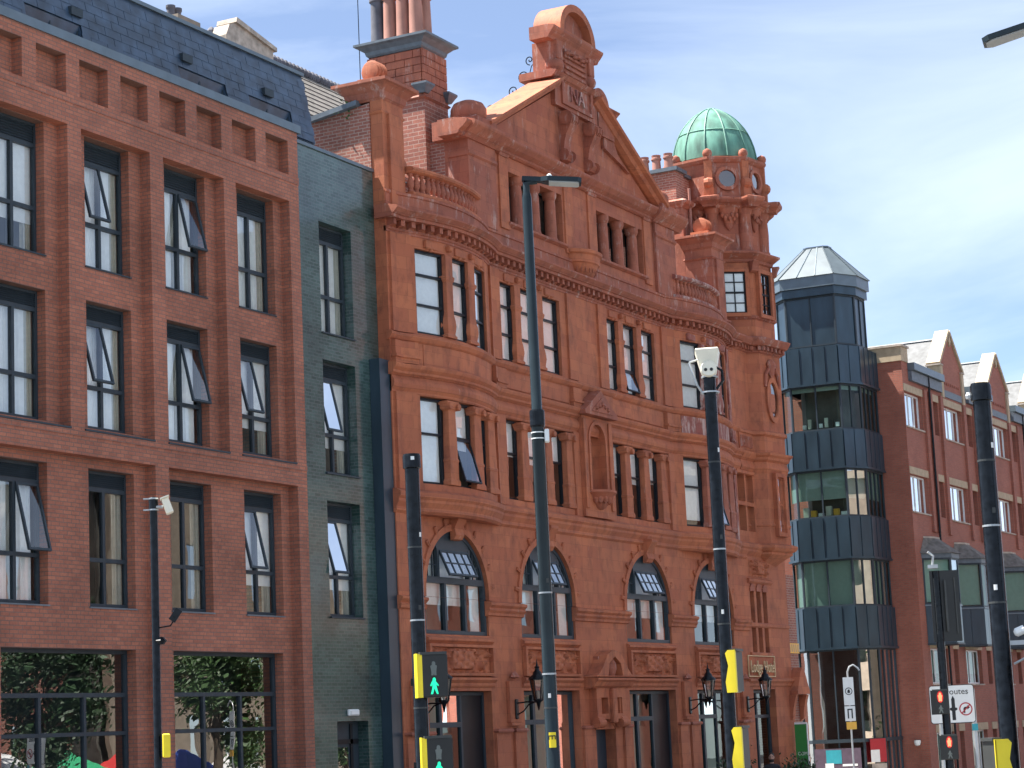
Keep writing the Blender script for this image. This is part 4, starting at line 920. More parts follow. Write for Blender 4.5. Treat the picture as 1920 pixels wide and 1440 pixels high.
# oval window on the front facet
loc, rot = facet(1.6, FB, 11.9)
el = lambda a, b, n=24: [(a*math.cos(2*PI*i/n), b*math.sin(2*PI*i/n)) for i in range(n)]
ow = inst('oval_window', G().plate(el(.42, .74), [el(.29, .58)[::-1]], -.07, .02).mesh('oval_window', TC), H, loc, rot, world=True)
inst('pane', G().add([(x, -.012, z) for x, z in el(.29, .58)], [tuple(range(24))]).mesh('pane', 'glass_dark'), ow)
inst('cartouche', G().lathe([(.02, -.35), (.14, -.2), (.2, 0), (.3, .14), (.1, .3)], 12, (0, -.05, 1.02), 0, 2*PI, 1, .35).mesh('cartouche', TW, smooth=True), ow)
for sx in (-1, 1): inst('swag', G().tube([(sx*.2, -.05, 1.0), (sx*.4, -.05, .8), (sx*.44, -.04, .4)], .06, 8).mesh('swag', TW, smooth=True), ow)
# dentil cornice and window stage
ring('turret_cornice', [(1.602, 13.36), (1.66, 13.4), (1.66, 13.56), (1.86, 13.60), (1.92, 13.70), (1.96, 13.78), (1.96, 13.82), (1.62, 13.92)], TW)
mould('link_cornice', 62.6, 64.2, [(.0, 13.38), (.06, 13.42), (.06, 13.56), (.25, 13.60), (.33, 13.72), (.35, 13.80), (.0, 13.92)], TW, back=25.3)
td = G().box(-.055, .055, 0, .12, 0, .12).mesh('modillion', TW)
for th in (FL, FA, FB, FR):
    for k in range(6):
        loc, rot = facet(1.79, th, 13.45); d = Vector((math.cos(rot[2]), math.sin(rot[2]), 0))*(-.62+.25*k); inst('modillion', td, H, Vector(loc)+d, rot, world=True)
for k in range(6): inst('modillion', td, H, (62.75+.25*k, 24.83, 13.45), world=True)
ring('turret_stage', [(1.52, 13.9), (1.52, 16.45)], TC)
ring('turret_sill', [(1.522, 14.48), (1.58, 14.52), (1.58, 14.6), (1.522, 14.63)], TW)
facet_window(FA, 1.52, 14.68, .72, 1.36, 2, 4); facet_window(FB, 1.52, 14.68, .66, 1.36, 2, 4, bl=None, gl='glass_dark')
facet_window(FR, 1.52, 14.68, .66, 1.36, 2, 4)
ring('turret_cornice', [(1.522, 16.34), (1.58, 16.38), (1.6, 16.46), (1.74, 16.56), (1.82, 16.62), (1.82, 16.68), (1.6, 16.76)], TW)
cb = G().prism_x([(0, -.35), (-.12, -.3), (-.16, -.15), (-.24, 0), (0, 0)], -.13, .13).mesh('turret_console', TW)
for i, (x, y) in enumerate(octo(1.56)): inst('turret_console', cb, H, (x, y, 16.36), (0, 0, math.radians(TR+22.5+45*i)), world=True)
# columned stage with carved brackets
ring('turret_drum', [(1.34, 16.75), (1.34, 18.2)], TW)
tcl = G().lathe([(.24, 0), (.24, .08), (.21, .12), (.225, .7), (.20, 1.2), (.24, 1.26), (.26, 1.42)], 14).mesh('turret_column', TW, smooth=True)
for x, y in octo(1.32): inst('turret_column', tcl, H, (x, y, 16.77), world=True)
cv = G().lathe([(.02, -.62), (.13, -.5), (.22, -.2), (.34, 0), (.36, .1)], 14, (0, 0, 0), 0, 2*PI, 1, .55)
for k in range(7): cv.lathe([(.01, -.1), (.06, -.03), (.05, .05), (.01, .1)], 7, (-.24+.08*k, -.14-.05*math.sin(k*2.1), -.15-.1*(k % 2)))
cvm = cv.mesh('carved_bracket', TW, smooth=True)
for th in (FL, FA, FB, FR):
    loc, rot = facet(1.38, th, 18.08); inst('carved_bracket', cvm, H, loc, rot, world=True)
ring('turret_cornice', [(1.5, 18.14), (1.56, 18.18), (1.6, 18.24), (1.74, 18.32), (1.80, 18.40), (1.80, 18.46), (1.5, 18.55)], TW)
for i, (x, y) in enumerate(octo(1.62)):
    inst('cornice_break', cached('cbk', lambda: G().sq([(.2, 0), (.22, .06), (.34, .18), (.36, .24), (.36, .30), (.2, .36)], (0, 0, 0)).mesh('cornice_break', TW)), H, (x, y, 18.16), (0, 0, math.radians(TR+22.5+45*i)), world=True)
# lantern with round windows
ring('turret_lantern', [(1.46, 18.5), (1.46, 19.72)], TW)
ring('lantern_rim', [(1.462, 19.68), (1.52, 19.72), (1.58, 19.80), (1.58, 19.88), (1.35, 19.95)], TW)
vm2 = G().lathe([(.04, -.16), (.16, -.14), (.2, 0), (.16, .14), (.04, .16)], 12).xf(Matrix.Translation((0, -.05, .45)) @ Matrix.Rotation(PI/2, 4, 'Y')).box(-.16, .16, -.12, .1, 0, .3).box(-.13, .13, -.08, .1, .6, 1.2).mesh('lantern_volute', TC, bevel=0)
blm = G().lathe([(.09, 0), (.11, .03), (.15, .09), (.16, .16), (.13, .25), (.02, .31)], 14).mesh('ball_finial', TW, smooth=True)
for i, (x, y) in enumerate(octo(1.45)):
    inst('lantern_volute', vm2, H, (x, y, 18.55), (0, 0, math.radians(TR+22.5+45*i)), world=True)
    inst('ball_finial', blm, H, (x, y, 19.86), world=True)
cir = lambda r, n=28: [(r*math.cos(2*PI*i/n), r*math.sin(2*PI*i/n)) for i in range(n)]
for th in (FA, FB, FR):
    loc, rot = facet(1.46, th, 19.16)
    o = inst('round_window', G().plate(cir(.40), [cir(.285)[::-1]], -.09, .01).mesh('round_window', TW), H, loc, rot, world=True)
    inst('pane', G().add([(x, -.012, z) for x, z in cir(.285)], [tuple(range(28))]).mesh('pane', 'glass_mirror'), o)
    inst('apron', G().plate([(-.45, -.62), (.45, -.62), (.3, -.48), (.15, -.42), (0, -.5), (-.15, -.42), (-.3, -.48)], [], -.06, .0).mesh('apron', TW), o)
# copper dome
dp = [(1.42, 19.95)]
for f_, r_ in ((.12, .985), (.25, .95), (.38, .895), (.5, .825), (.6, .75), (.7, .65), (.78, .555), (.85, .45), (.91, .34), (.96, .225), (.99, .13)): dp.append((1.42*r_, 19.95+1.95*f_))
dp.append((.02, 21.91))
D_ = P('dome', G().lathe(dp, 32, (TX, TY, 0)), 'copper', H, smooth=True)
for i in range(12):
    a = 2*PI*(i+.35)/12; part('rib', G().tube([(TX+(r+.012)*math.cos(a), TY+(r+.012)*math.sin(a), z) for r, z in dp[:-1]], .028, 6), 'copper_rib', D_, smooth=True)
zr = dp[4]; part('seam', G().lathe([(zr[0]+.005, zr[1]-.02), (zr[0]+.028, zr[1]), (zr[0]-.01, zr[1]+.03)], 40, (TX, TY, 0)), 'copper', D_)
part('cap', G().lathe([(.21, 21.86), (.22, 21.89), (.16, 21.93), (.02, 21.95)], 16, (TX, TY, 0)), 'copper_rib', D_)
# brick stair block and small stack behind
P('stair_block', G().box(63.0, 64.6, 26.5, 31, 13.4, 19.25), 'old_brick', H)
P('stair_coping', G().box(63.05, 64.7, 26.4, 31.1, 19.25, 19.36), 'lead', H)
P('stair_buttress', G().box(61.75, 62.28, 26.0, 27.0, 14, 17.9), TW, H); P('buttress_cap', G().sq([(.28, 0), (.36, .12), (.38, .2), (.28, .28)], (62.0, 26.5, 17.9), 1, 1.9), TW, H)
P('drainpipe', G().tube([(62.24, 25.93, 18.6), (62.24, 25.93, 14.3)], .045, 8), 'clay_pot', H)
SC = thing('chimney_stack', 'low chimney stack with small clay pots left of the green dome', 'chimney', (62.6, 27.3, 14))
part('shaft', G().box(62.3, 62.98, 26.4, 28.4, 14, 19.28), 'old_brick', SC); part('cap', G().box(62.2, 63.04, 26.3, 28.5, 19.28, 19.40), 'lead', SC)
sp = G().lathe([(.15, 0), (.135, .36), (.17, .39), (.17, .44), (.135, .46), (.155, .54)], 12).mesh('pot', 'clay_pot', smooth=True)
for i in range(4): inst('pot', sp, SC, (62.55, 26.72+.42*i, 19.40), world=True)
# lower corner details: carved panel, name sign, brick wing with hooded doorway
inst('relief_panel', relief_mesh(1.5, .55, 9), H, (63.75, 24.99, 6.2), world=True)
mould('panel_sill', 62.8, 64.8, [(0, 5.98), (.08, 6.05), (.08, 6.12), (0, 6.16)], back=25.05)
P('slit_glass', quadxz(62.9, 64.4, 25.3, 3.8, 5.8), 'glass_dark', H)
for x in (63.125, 63.655, 64.185): P('slit_head', G().plate([(x-.2, 5.75), (x+.2, 5.75), (x+.2, 5.85)]+[(x+.17*math.cos(t), 5.86+.12*math.sin(t)) for t in [PI*i/8 for i in range(9)]]+[(x-.2, 5.85)], [], 24.96, 25.0), TW, H)
mould('slit_sill', 62.7, 64.6, [(0, 3.72), (.06, 3.76), (.06, 3.83), (0, 3.86)], back=25.05)
mould('impost', 62.5, 66.1, [(0, 4.62), (.05, 4.66), (.05, 4.74), (0, 4.78)], back=25.05)
mould('band_course', 62.3, 66.1, [(.02, 2.80), (.05, 2.84), (.05, 2.90), (.12, 2.97), (.12, 3.02), (.0, 3.065)], back=25.1)
o = P('ground_window', frame_g(1.84, 6.6, .08, .1, [(.75, .1, .08, 6.5)], [(5.8, .1, .08, 1.76)]).xf(Matrix.Translation((62.755, 25.22, -3.9))), 'frame_dark', H)
part('pane', quadxz(62.83, 64.5, 25.27, -3.8, 2.6), 'glass_green', o); part('curtain', G().box(62.83, 64.5, 25.6, 25.61, -3.8, 2.6), 'blind_green', o)
P('brick_wing', G().box(66.16, 66.98, 25.05, 29, -4, 6.4), 'old_brick', H)
P('wing_hood', G().plate([(65.85, 2.55), (66.95, 2.55), (66.95, 2.66), (66.8, 2.9), (66.6, 3.25), (66.4, 3.4), (66.2, 3.25), (66.0, 2.9), (65.85, 2.66)], [], 24.72, 25.04), TC, H)
for x in (65.8, 66.75): P('wing_bracket', G().prism_x([(25.04, 1.7), (24.92, 1.8), (24.88, 2.1), (24.82, 2.35), (24.76, 2.54), (25.04, 2.54)], x, x+.2), TC, H)
NS = thing('hotel_sign', 'gold outlined lettering on the terracotta corner pier behind a wall lantern', 'sign', (63.5, 24.98, 3.4))
text_obj('lettering', 'Lodge Hotel', .52, 'gold', NS, (0, -.05, -.16), (PI/2, 0, 0), .02, world=False, sx=.78)
lpart('border', G().plate(rect(-1.12, 1.12, -.30, .36), [rect(-1.09, 1.09, -.27, .33)], -.03, 0), 'gold', NS)
YS = thing('striped_sign', 'small yellow striped plaque high on the brick wing beside the dark tower', 'sign', (66.45, 25.04, 4.03))
lpart('plate', G().box(-.55, .55, -.03, 0, -.16, .16), 'amber', YS)
for i in range(6): lpart('stripe', G().box(-.5+.18*i, -.43+.18*i, -.036, -.031, -.12, .12), 'cream_stone', YS)
# ------------------------------------------------------------------ metal clad tower
B3 = thing('metal_clad_tower', 'dark blue metal clad stair tower with ribbon windows and pyramid roof', 'tower', (78.8, 27.6, 0))
POLY = [(80.15, 26.0), (78.2, 26.0), (77.2, 26.5), (77.1, 28.5), (77.7, 29.1), (80.15, 29.3)]
def offs(poly, d):
    c = Vector((79.3, 27.7)); return [tuple(c+(Vector(p)-c)*(1+d/(Vector(p)-c).length)) for p in poly]
nP = [4, 5, 2, 2]; 
def facets(poly): return [(poly[0], poly[1]), (poly[1], poly[2]), (poly[2], poly[3]), (poly[3], poly[4])]
bands = [(15.72, 14.27), (12.5, 11.05), (9.2, 7.66), (5.86, 4.33)]; ribb = [(14.27, 12.5), (11.05, 9.2), (7.66, 5.86), (4.33, -4)]
core = offs(POLY, -.9)
part('core', G().prism_z(core, -4, 17.5), 'room_dark', B3)
for zt, zb in bands:
    part('ledge', G().prism_z(offs(POLY, .10), zb-.05, zb+.03), 'metal_dark', B3); part('band_backing', G().prism_z(offs(POLY, -.02), zb+.03, zt), 'metal_dark', B3)
    part('floor_slab', G().prism_z(offs(POLY, -.12), zb-.05, zb+.25), 'room_dark', B3)
    for fi, (a, b) in enumerate(facets(POLY)):
        a, b = Vector(a), Vector(b); ln = (b-a).length; n = max(1, round(ln/.47)); d = (b-a)/ln; ang = math.atan2(-d.y, -d.x)
        me = cached(('tp', fi, round(zt-zb, 2)), lambda: G().box(0, ln/n-.02, -.03-.004*random.random(), .02, 0, zt-zb-.05).box(ln/n-.028, ln/n-.012, -.055, -.03, 0, zt-zb-.05).mesh('cladding_panel', 'metal_dark'))
        for k in range(n):
            p = b-d*(ln*k/n); inst('cladding_panel', me, B3, (p.x, p.y, zb+.03), (random.uniform(-.004, .004), 0, ang), world=True)
def ribbon(zt, zb, mats, poly, parent, nb=None, blindh=.6):
    for fi, (a, b) in enumerate(facets(poly)):
        a, b = Vector(a), Vector(b); ln = (b-a).length; d = (b-a)/ln; ang = math.atan2(-d.y, -d.x); n = (nb or [4, 2, 2, 1])[fi]
        o = inst('ribbon_window', frame_g(ln, zt-zb, .06, .08, [(ln*i/n, .05, .06, zt-zb-.06) for i in range(1, n)]).mesh('ribbon_window', 'frame_dark'), parent, (b.x, b.y, zb), (0, 0, ang), world=True)
        for i in range(n): inst('pane', quadxz(ln*i/n+.03, ln*(i+1)/n-.03, .04, .06, zt-zb-.06).mesh('pane', mats), o)
        if blindh: inst('roller_blind', quadxz(.06, ln-.06, .13, (zt-zb)*(1-blindh), zt-zb-.05).mesh('roller_blind', 'blind_green'), o)
rp_ = offs(POLY, -.04)
for (zt, zb), m_, bh in zip(ribb, ('glass_tower', 'glass_tower', 'glass_tower', 'glass_dark'), (.12, .62, .97, 0)):
    ribbon(zt-.05, zb+(.0 if zb > 0 else 0), m_, rp_, B3, blindh=bh)
for i in range(7): part('desk_item', G().box(77.32+.0*i, 77.42, 26.7+.22*i, 26.82+.22*i, 12.62, 12.62+.16+.1*(i % 3)), ('curtain', 'signal_grey', 'curtain_cream')[i % 3], B3)
for i in range(6): part('desk_item', G().box(77.35, 77.5, 26.65+.3*i, 26.85+.3*i, 9.25, 9.4+.12*(i % 3)), ('curtain', 'amber', 'curtain_cream')[i % 3], B3)
part('poster', quadxz(0, 1.35, 0, 0, .8).xf(Matrix.Translation((77.25, 28.0, -.9)) @ Matrix.Rotation(-PI/2, 4, 'Z')), 'poster_plum', B3)
part('transom', G().prism_z(offs(POLY, .0), .85, .98), 'frame_dark', B3)
TP = [(79.45, 26.0)]+POLY[1:5]+[(79.45, 29.3)]
part('top_core', G().prism_z(offs(TP, -.5), 15.72, 17.7), 'metal_dark', B3)
ribbon(17.68, 15.74, 'metal_dark', offs(TP, -.05), B3, [2, 1, 2, 1], 0)
part('eaves_fascia', G().prism_z(offs(TP, .06), 17.68, 18.0), 'metal_dark', B3); part('eaves_fascia', G().prism_z(offs(TP, .16), 18.0, 18.42), 'metal_fascia', B3)
eo = offs(TP, .22); ap_ = [(79.15, 27.15), (78.75, 27.15), (78.6, 27.3), (78.55, 27.95), (78.65, 28.1), (79.15, 28.15)]
RF = part('roof', G().prism_z(eo, 18.42, 19.85, ap_), 'metal_roof', B3)
for (a, b), (c_, d_) in zip(facets(eo), facets(ap_)):
    n = 3 if (Vector(a)-Vector(b)).length > 1.5 else 1
    for i in range(n+1):
        p = Vector(a).lerp(Vector(b), i/n); q = Vector(c_).lerp(Vector(d_), i/n); part('standing_seam', G().tube([(p.x, p.y, 18.43), (q.x, q.y, 19.86)], .022, 5), 'metal_fascia', RF)
part('ridge_cap', G().prism_z(offs(ap_, .03), 19.85, 19.9), 'metal_fascia', B3)
# ground-floor posters and banner in the tower shopfront
# ------------------------------------------------------------------ red brick office at right
B4 = thing('red_brick_office', 'red brick office block with stone gables, lintels and metal oriel windows at right edge', 'building', (90, 26, 0))
OX1 = 123
holes = []; units = []
def win(x0, x1, z0, z1, kind): holes.append(rect(x0, x1, z0, z1)); units.append((x0, x1, z0, z1, kind))
for z0, z1 in ((12.78, 14.13), (9.47, 10.9)):
    win(80.3, 82.5, z0, z1, 'w'); win(83.95, 84.6, z0, z1, 'n')
    for g_ in range(5):
        x = 85.42+7.03*g_; win(x, x+2.45, z0, z1, 'w'); win(x+3.25, x+3.95, z0, z1, 'n')
        if g_ < 4: win(x+5.45, x+6.15, z0, z1, 'n')
for g_ in range(6):
    x = 81.2+4.7*g_; win(x, x+2.2, 2.9, 4.25, 'g'); win(x+3.0, x+3.6, 2.9, 4.25, 'n'); win(x, x+2.2, -1.4, 1.05, 'g'); win(x+3.0, x+3.6, -1.4, 1.05, 'n')
part('wall', G().plate(rect(80.2, OX1, -5, 15.0), holes, 25.0, 25.35), 'office_brick', B4)
part('side_wall', G().box(80.21, 80.6, 25.351, 26.2, -5, 15.3), 'office_brick', B4); part('end_wall', G().box(80.22, 80.6, 29.0, 36, -5, 15.3), 'office_brick', B4)
part('interior_wall', G().box(80.7, OX1, 27.2, 27.3, -5, 15), 'room_dark', B4)
part('parapet_block', G().box(80.14, 80.95, 24.96, 26.25, 15.3, 15.86), 'cream_stone', B4); part('parapet_pier', G().box(80.2, 80.95, 25.0, 26.2, 15.001, 15.3), 'office_brick', B4)
part('parapet_coping', G().box(80.08, 81.0, 24.9, 26.3, 15.86, 15.94), 'pale_stone', B4)
for x0, x1, z0, z1, k in units:
    part('lintel', G().box(x0-.08, x1+.08, 24.97, 25.2, z1+.01, z1+.29), 'cream_stone', B4)
    if k == 'n':
        o = part('window', frame_g(x1-x0, z1-z0, .05, .06), 'frame_dark', B4, loc=(x0, 25.25, z0)); inst('pane', pane_mesh(x1-x0-.1, z1-z0-.1, 'glass_dark'), o, (.05, .03, .05)); continue
    o = part('window', frame_g(x1-x0, z1-z0, .06, .07, [((x1-x0)*f, .07, .06, z1-z0-.06) for f in (.42, .72)]), 'white_frame', B4, loc=(x0, 25.16, z0))
    for f0, f1 in ((0, .42), (.42, .72), (.72, 1)): inst('pane', pane_mesh((x1-x0)*(f1-f0)-.08, z1-z0-.12, 'glass_mirror' if k == 'w' else 'glass_green'), o, ((x1-x0)*f0+.05, .03, .06))
    inst('blind', quadxz(0, x1-x0, .12, (z1-z0)*.3, z1-z0).mesh('blind', 'blind_green'), o)
    part('sill', G().box(x0-.05, x1+.05, 24.95, 25.2, z0-.06, z0-.005), 'pale_stone', B4)
for x in [82.62, 83.3, 84.78]+[y+7.03*g_ for g_ in range(5) for y in (88.0, 88.55+.9)]:
    part('brick_pier', G().box(x, x+.36, 24.90, 25.0, 8.8, 14.45), 'office_brick', B4)
part('downpipe', G().tube([(83.12, 24.85, 15.0), (83.12, 24.85, 8.3)], .045, 8), 'pole_black', B4)
part('downpipe', G().tube([(83.12, 24.85, 4.6), (83.12, 24.85, -3)], .045, 8), 'pole_black', B4)
part('downpipe', G().tube([(97.3, 24.85, 15.0), (97.3, 24.85, -3)], .045, 8), 'pole_black', B4)
for g_ in range(5):
    x = 85.3+7.03*g_; c = x+1.53
    part('gable', G().plate([(x, 15.0), (x+3.06, 15.0), (x+3.06, 15.85), (c, 17.32), (x, 15.85)], [], 25.0, 25.35), 'office_brick', B4)
    for sg in (-1, 1):
        xe = c+sg*1.62; d = Vector((c-xe, 0, 17.42-15.86)); nrm = Vector((-d.z, 0, d.x)).normalized()
        if nrm.z < 0: nrm = -nrm
        vs = []
        for p in (Vector((xe, 0, 15.80)), Vector((c, 0, 17.36))):
            for y, h in ((24.92, 0), (24.92, .14), (25.5, .14), (25.5, 0)): q = p+nrm*h; vs.append((q.x, y, q.z))
        part('gable_coping', G().add(vs, [(0,1,2,3),(4,7,6,5),(0,4,5,1),(1,5,6,2),(2,6,7,3),(3,7,4,0)]), 'cream_stone', B4)
        part('kneeler', G().box(min(xe, xe+sg*-.30), max(xe, xe+sg*-.30), 24.93, 25.45, 14.45, 15.83), 'cream_stone', B4)
        part('kneeler_cap', G().box(min(xe+sg*.1, xe+sg*-.32), max(xe+sg*.1, xe+sg*-.32), 24.90, 25.55, 15.78, 15.84), 'pale_stone', B4)
    for k in range(8): part('brick_dentil', G().box(x+.45+.28*k, x+.55+.28*k, 24.96, 25.0, 15.05, 15.15), 'office_brick', B4)
    part('gable_band', G().box(x+.3, x+2.76, 24.96, 25.0, 14.52, 14.8), 'lead', B4)
    part('apex_stone', G().plate([(c-.14, 17.0), (c, 16.75), (c+.14, 17.0), (c, 17.3)], [], 24.93, 25.0), 'cream_stone', B4)
    part('gable_roof', G().add([(x-.1, 25.36, 15.6), (c, 25.36, 17.1), (c, 33, 17.1), (x-.1, 33, 15.6), (x+3.16, 25.36, 15.6), (x+3.16, 33, 15.6), (x-3.4, 25.36, 14.9), (x-3.4, 33, 14.9)], [(0, 1, 2, 3), (1, 4, 5, 2), (6, 0, 3, 7)]), 'slate_grey', B4)
    part('ridge', G().tube([(c, 25.5, 17.12), (c, 33, 17.12)], .06, 6), 'lead', B4)
    part('roof_vent', G().box(x+.55, x+.8, 27.0, 27.35, 16.15, 16.5), 'lead', B4)
    if g_ == 0: ex0, ex1 = 80.96, 84.95
    else: ex0, ex1 = x-3.6, x-.3
    part('gutter', G().box(ex0, ex1, 24.72, 25.3, 15.02, 15.3), 'metal_fascia', B4); part('soffit', G().box(ex0, ex1, 24.85, 25.0, 14.6, 15.0), 'lead', B4)
# oriels: splayed metal bays
for x in (80.95, 85.05, 92.1, 99.1, 106.2):
    pl = [(x, 24.995), (x+.8, 24.1), (x+1.75, 24.1), (x+2.55, 24.995)]
    def inn(d): return [(x+d*1.2, 24.995), (x+.8+d*.45, 24.1+d), (x+1.75-d*.45, 24.1+d), (x+2.55-d*1.2, 24.995)]
    O = part('oriel', G().prism_z(inn(.03), 4.42, 5.84), 'metal_dark', B4)
    part('base_ledge', G().prism_z(inn(-.04), 4.36, 4.42), 'frame_dark', O); part('sill', G().prism_z(inn(-.04), 5.84, 5.9), 'metal_fascia', O)
    for (a, b), n in (((pl[0], pl[1]), 2), ((pl[1], pl[2]), 2), ((pl[2], pl[3]), 2)):
        a, b = Vector(a), Vector(b); d = (b-a); ln = d.length; d /= ln; R4 = Matrix.Translation((a.x, a.y, 0)) @ Matrix.Rotation(math.atan2(d.y, d.x), 4, 'Z')
        for k in range(n): part('cladding_panel', G().box(ln*k/n+.008, ln*(k+1)/n-.008, -.004, .03, 4.43, 5.83).xf(R4), 'metal_dark', O)
        part('frame', frame_g(ln, 1.78, .07, .07).xf(R4 @ Matrix.Translation((0, 0, 5.9))), 'frame_dark', O)
        part('pane', quadxz(.07, ln-.07, .03, 5.97, 7.61).xf(R4), 'glass_tower', O); part('roller_blind', quadxz(.07, ln-.07, .12, 6.0, 7.62).xf(R4), 'blind_green', O)
    part('head', G().prism_z(inn(-.05), 7.68, 7.86), 'lead', O)
    part('roof', G().prism_z([(x-.2, 24.99), (x+.72, 23.95), (x+1.83, 23.95), (x+2.75, 24.99)], 7.86, 8.5, [(x+.4, 24.99), (x+.95, 24.75), (x+1.6, 24.75), (x+2.15, 24.99)]), 'stone_slate', O)
    part('ridge_flashing', G().prism_z([(x+.36, 24.992), (x+.93, 24.72), (x+1.62, 24.72), (x+2.19, 24.992)], 8.48, 8.55), 'pale_stone', O)
DC = thing('dome_camera', 'small white dome camera on the brick return of the right office', 'camera', (80.18, 25.4, .75))
lpart('bracket', G().box(-.2, 0, -.05, .05, .0, .06), 'white_plastic', DC); lpart('dome', G().lathe([(.02, -.16), (.1, -.12), (.13, 0), (.12, .06)], 14, (-.2, 0, 0)), 'white_plastic', DC, smooth=True)
# ------------------------------------------------------------------ stone hall behind
B5 = thing('stone_hall', 'old hall with grey slate roof and stone gable rising behind the slate mansard', 'building', (44, 50, 0))
def slab(name, pts, x0, x1, mat): return P(name, G().prism_x(pts, x0, x1), mat, H)
slab('side_wall_upper', [(25.33, 14.0), (30.5, 14.0), (30.5, 15.72), (27.1, 16.1), (25.33, 16.34)], 41.8, 42.2, 'old_brick')
slab('side_coping', [(25.6, 16.31), (27.1, 16.1), (30.6, 15.72), (30.6, 15.84), (27.1, 16.22), (25.6, 16.43)], 41.66, 42.3, 'lead')
P('side_downpipe', G().tube([(41.74, 28.0, 15.8), (41.74, 28.0, 14.6)], .05, 6), 'clay_dark', H)
part('roof', G().add([(53, 34, 19.0), (66.0, 34, 19.0), (66.0, 40, 24.8), (53, 40, 24.8), (53, 46, 19.0), (66.0, 46, 19.0)], [(0, 1, 2, 3), (3, 2, 5, 4)]), 'stone_slate', B5)
hr = B5.children[0]
cm = G().lathe([(.12, -.1), (.16, 0), (.15, .1), (.08, .2), (.02, .24)], 8).mesh('crest_tile', 'clay_dark')
for k in range(40): inst('crest_tile', cm, hr, (56.2+.24*k, 40, 24.85))
tm2 = G().add([(0, 0, .03), (.56, 0, .03), (.56, .5, .0), (0, .5, .0), (0, 0, 0), (.56, 0, 0)], [(0, 1, 2, 3), (4, 5, 1, 0)]).mesh('stone_tile', 'stone_slate')
ea = math.atan2(5.8, 6)
for r in range(16):
    for k in range(16):
        t = 8.34-(r+1)*.49; x = 57.0+.58*k+(.29 if r % 2 else 0)
        if x < 65.4: inst('stone_tile', tm2, hr, (x, 34+t*math.cos(ea), 19+t*math.sin(ea)+.012), (ea, 0, 0))
part('wall', G().box(53, 65.9, 34.3, 45.7, -1, 18.95), 'far_stone', B5)
part('gable_parapet', G().plate([(55.9, 23.6), (58.6, 23.9), (58.6, 24.75), (56.5, 25.15), (56.1, 25.0), (55.9, 24.6)], [], 39.2, 39.8), 'pale_stone', B5)
part('gable_coping', G().plate([(56.35, 25.13), (58.7, 24.72), (58.7, 24.86), (56.4, 25.3)], [], 39.1, 39.9), 'pale_stone', B5)
part('chimney', G().box(53.7, 54.9, 39.5, 40.5, 22, 24.75), 'far_stone', B5)
for x in (54.0, 54.35): part('pot', G().lathe([(.14, 24.75), (.13, 25.05), (.16, 25.1), (.16, 25.18)], 10, (x, 40, 0)), 'clay_dark', B5)
# ------------------------------------------------------------------ street furniture
def face(x, y, extra=0.0): return math.atan2(-x, y)+math.radians(extra)
def pole_g(r0, r1, h, z0): return G().lathe([(r0, z0), (r0, 0.2), (r1, h*.5), (r1, h)], 20)
# --- tall lamp post
def luminaire(parent, z, sgn, tilt):
    a = lpart('arm', G().tube([(0, 0, z-.25), (0, 0, z), (sgn*.12, 0, z+.03)], .045, 10), 'pole_slate', parent, smooth=True)
    m = Matrix.Translation((sgn*.05, 0, z+.02)) @ Matrix.Rotation(-sgn*tilt, 4, 'Y')
    pts = [(-.10, -.05), (.12, -.055), (.2, -.12), (.56, -.13), (.60, -.09), (.60, .09), (.56, .13), (.2, .12), (.12, .055), (-.10, .05)]
    pts = [(sgn*x, y) for x, y in pts]
    hd = lpart('head', G().prism_z(pts, .0, .055).xf(m), 'pole_slate', parent)
    lpart('led_panel', G().prism_z([(sgn*.22, -.105), (sgn*.55, -.115), (sgn*.575, -.08), (sgn*.575, .08), (sgn*.55, .115), (sgn*.22, .105)], -.012, -.001).xf(m), 'lamp_under', parent)
    lpart('photocell', G().lathe([(.03, 0), (.03, .04), (.01, .055)], 10, (sgn*.22, 0, .055)).xf(m), 'white_plastic', parent)
x, y = 22.08, 11.26
LP = thing('lamp_post', 'tall slate-grey lamp post with flat LED head in front of the hotel', 'lamp post', (x, y, gz(x)), face(x, y))
lpart('column', G().lathe([(.1, 0), (.1, 1.2), (.08, 1.25), (.076, 2.5), (.074, 5.15), (.08, 5.17), (.08, 5.25), (.062, 5.28), (.056, 7.85), (.045, 7.9)], 20), 'pole_slate', LP, smooth=True)
luminaire(LP, 8.02, 1, -.10)
lpart('collar', G().lathe([(.082, 5.12), (.087, 5.14), (.087, 5.3), (.082, 5.32)], 20), 'pole_black', LP)
lpart('collar', G().lathe([(.081, 2.28), (.081, 2.30)], 20), 'galvanised', LP)
SB = thing('sensor_box', 'small white sensor box strapped to the slate-grey lamp post', 'sensor', (x, y, gz(x)+5.0), face(x, y))
lpart('box', G().box(.075, .13, -.06, .06, -.06, .09), 'white_plastic', SB, bevel=.01)
for z in (-.02, .05): lpart('strap', G().lathe([(.079, z), (.079, z+.012)], 20), 'white_plastic', SB)
ES = thing('warning_sticker', 'yellow sticker with black letter E low on the slate-grey lamp post', 'sticker', (x, y, gz(x)+1.55), face(x, y, 2))
lpart('plate', G().lathe([(.0835, -.085), (.0835, .085)], 8, (0, 0, 0), -PI/2-.5, -PI/2+.5), 'yellow', ES)
text_obj('letter', 'E', .12, 'ink', ES, (-.045, -.086, .03), (PI/2, PI/2, 0), .003, world=False)
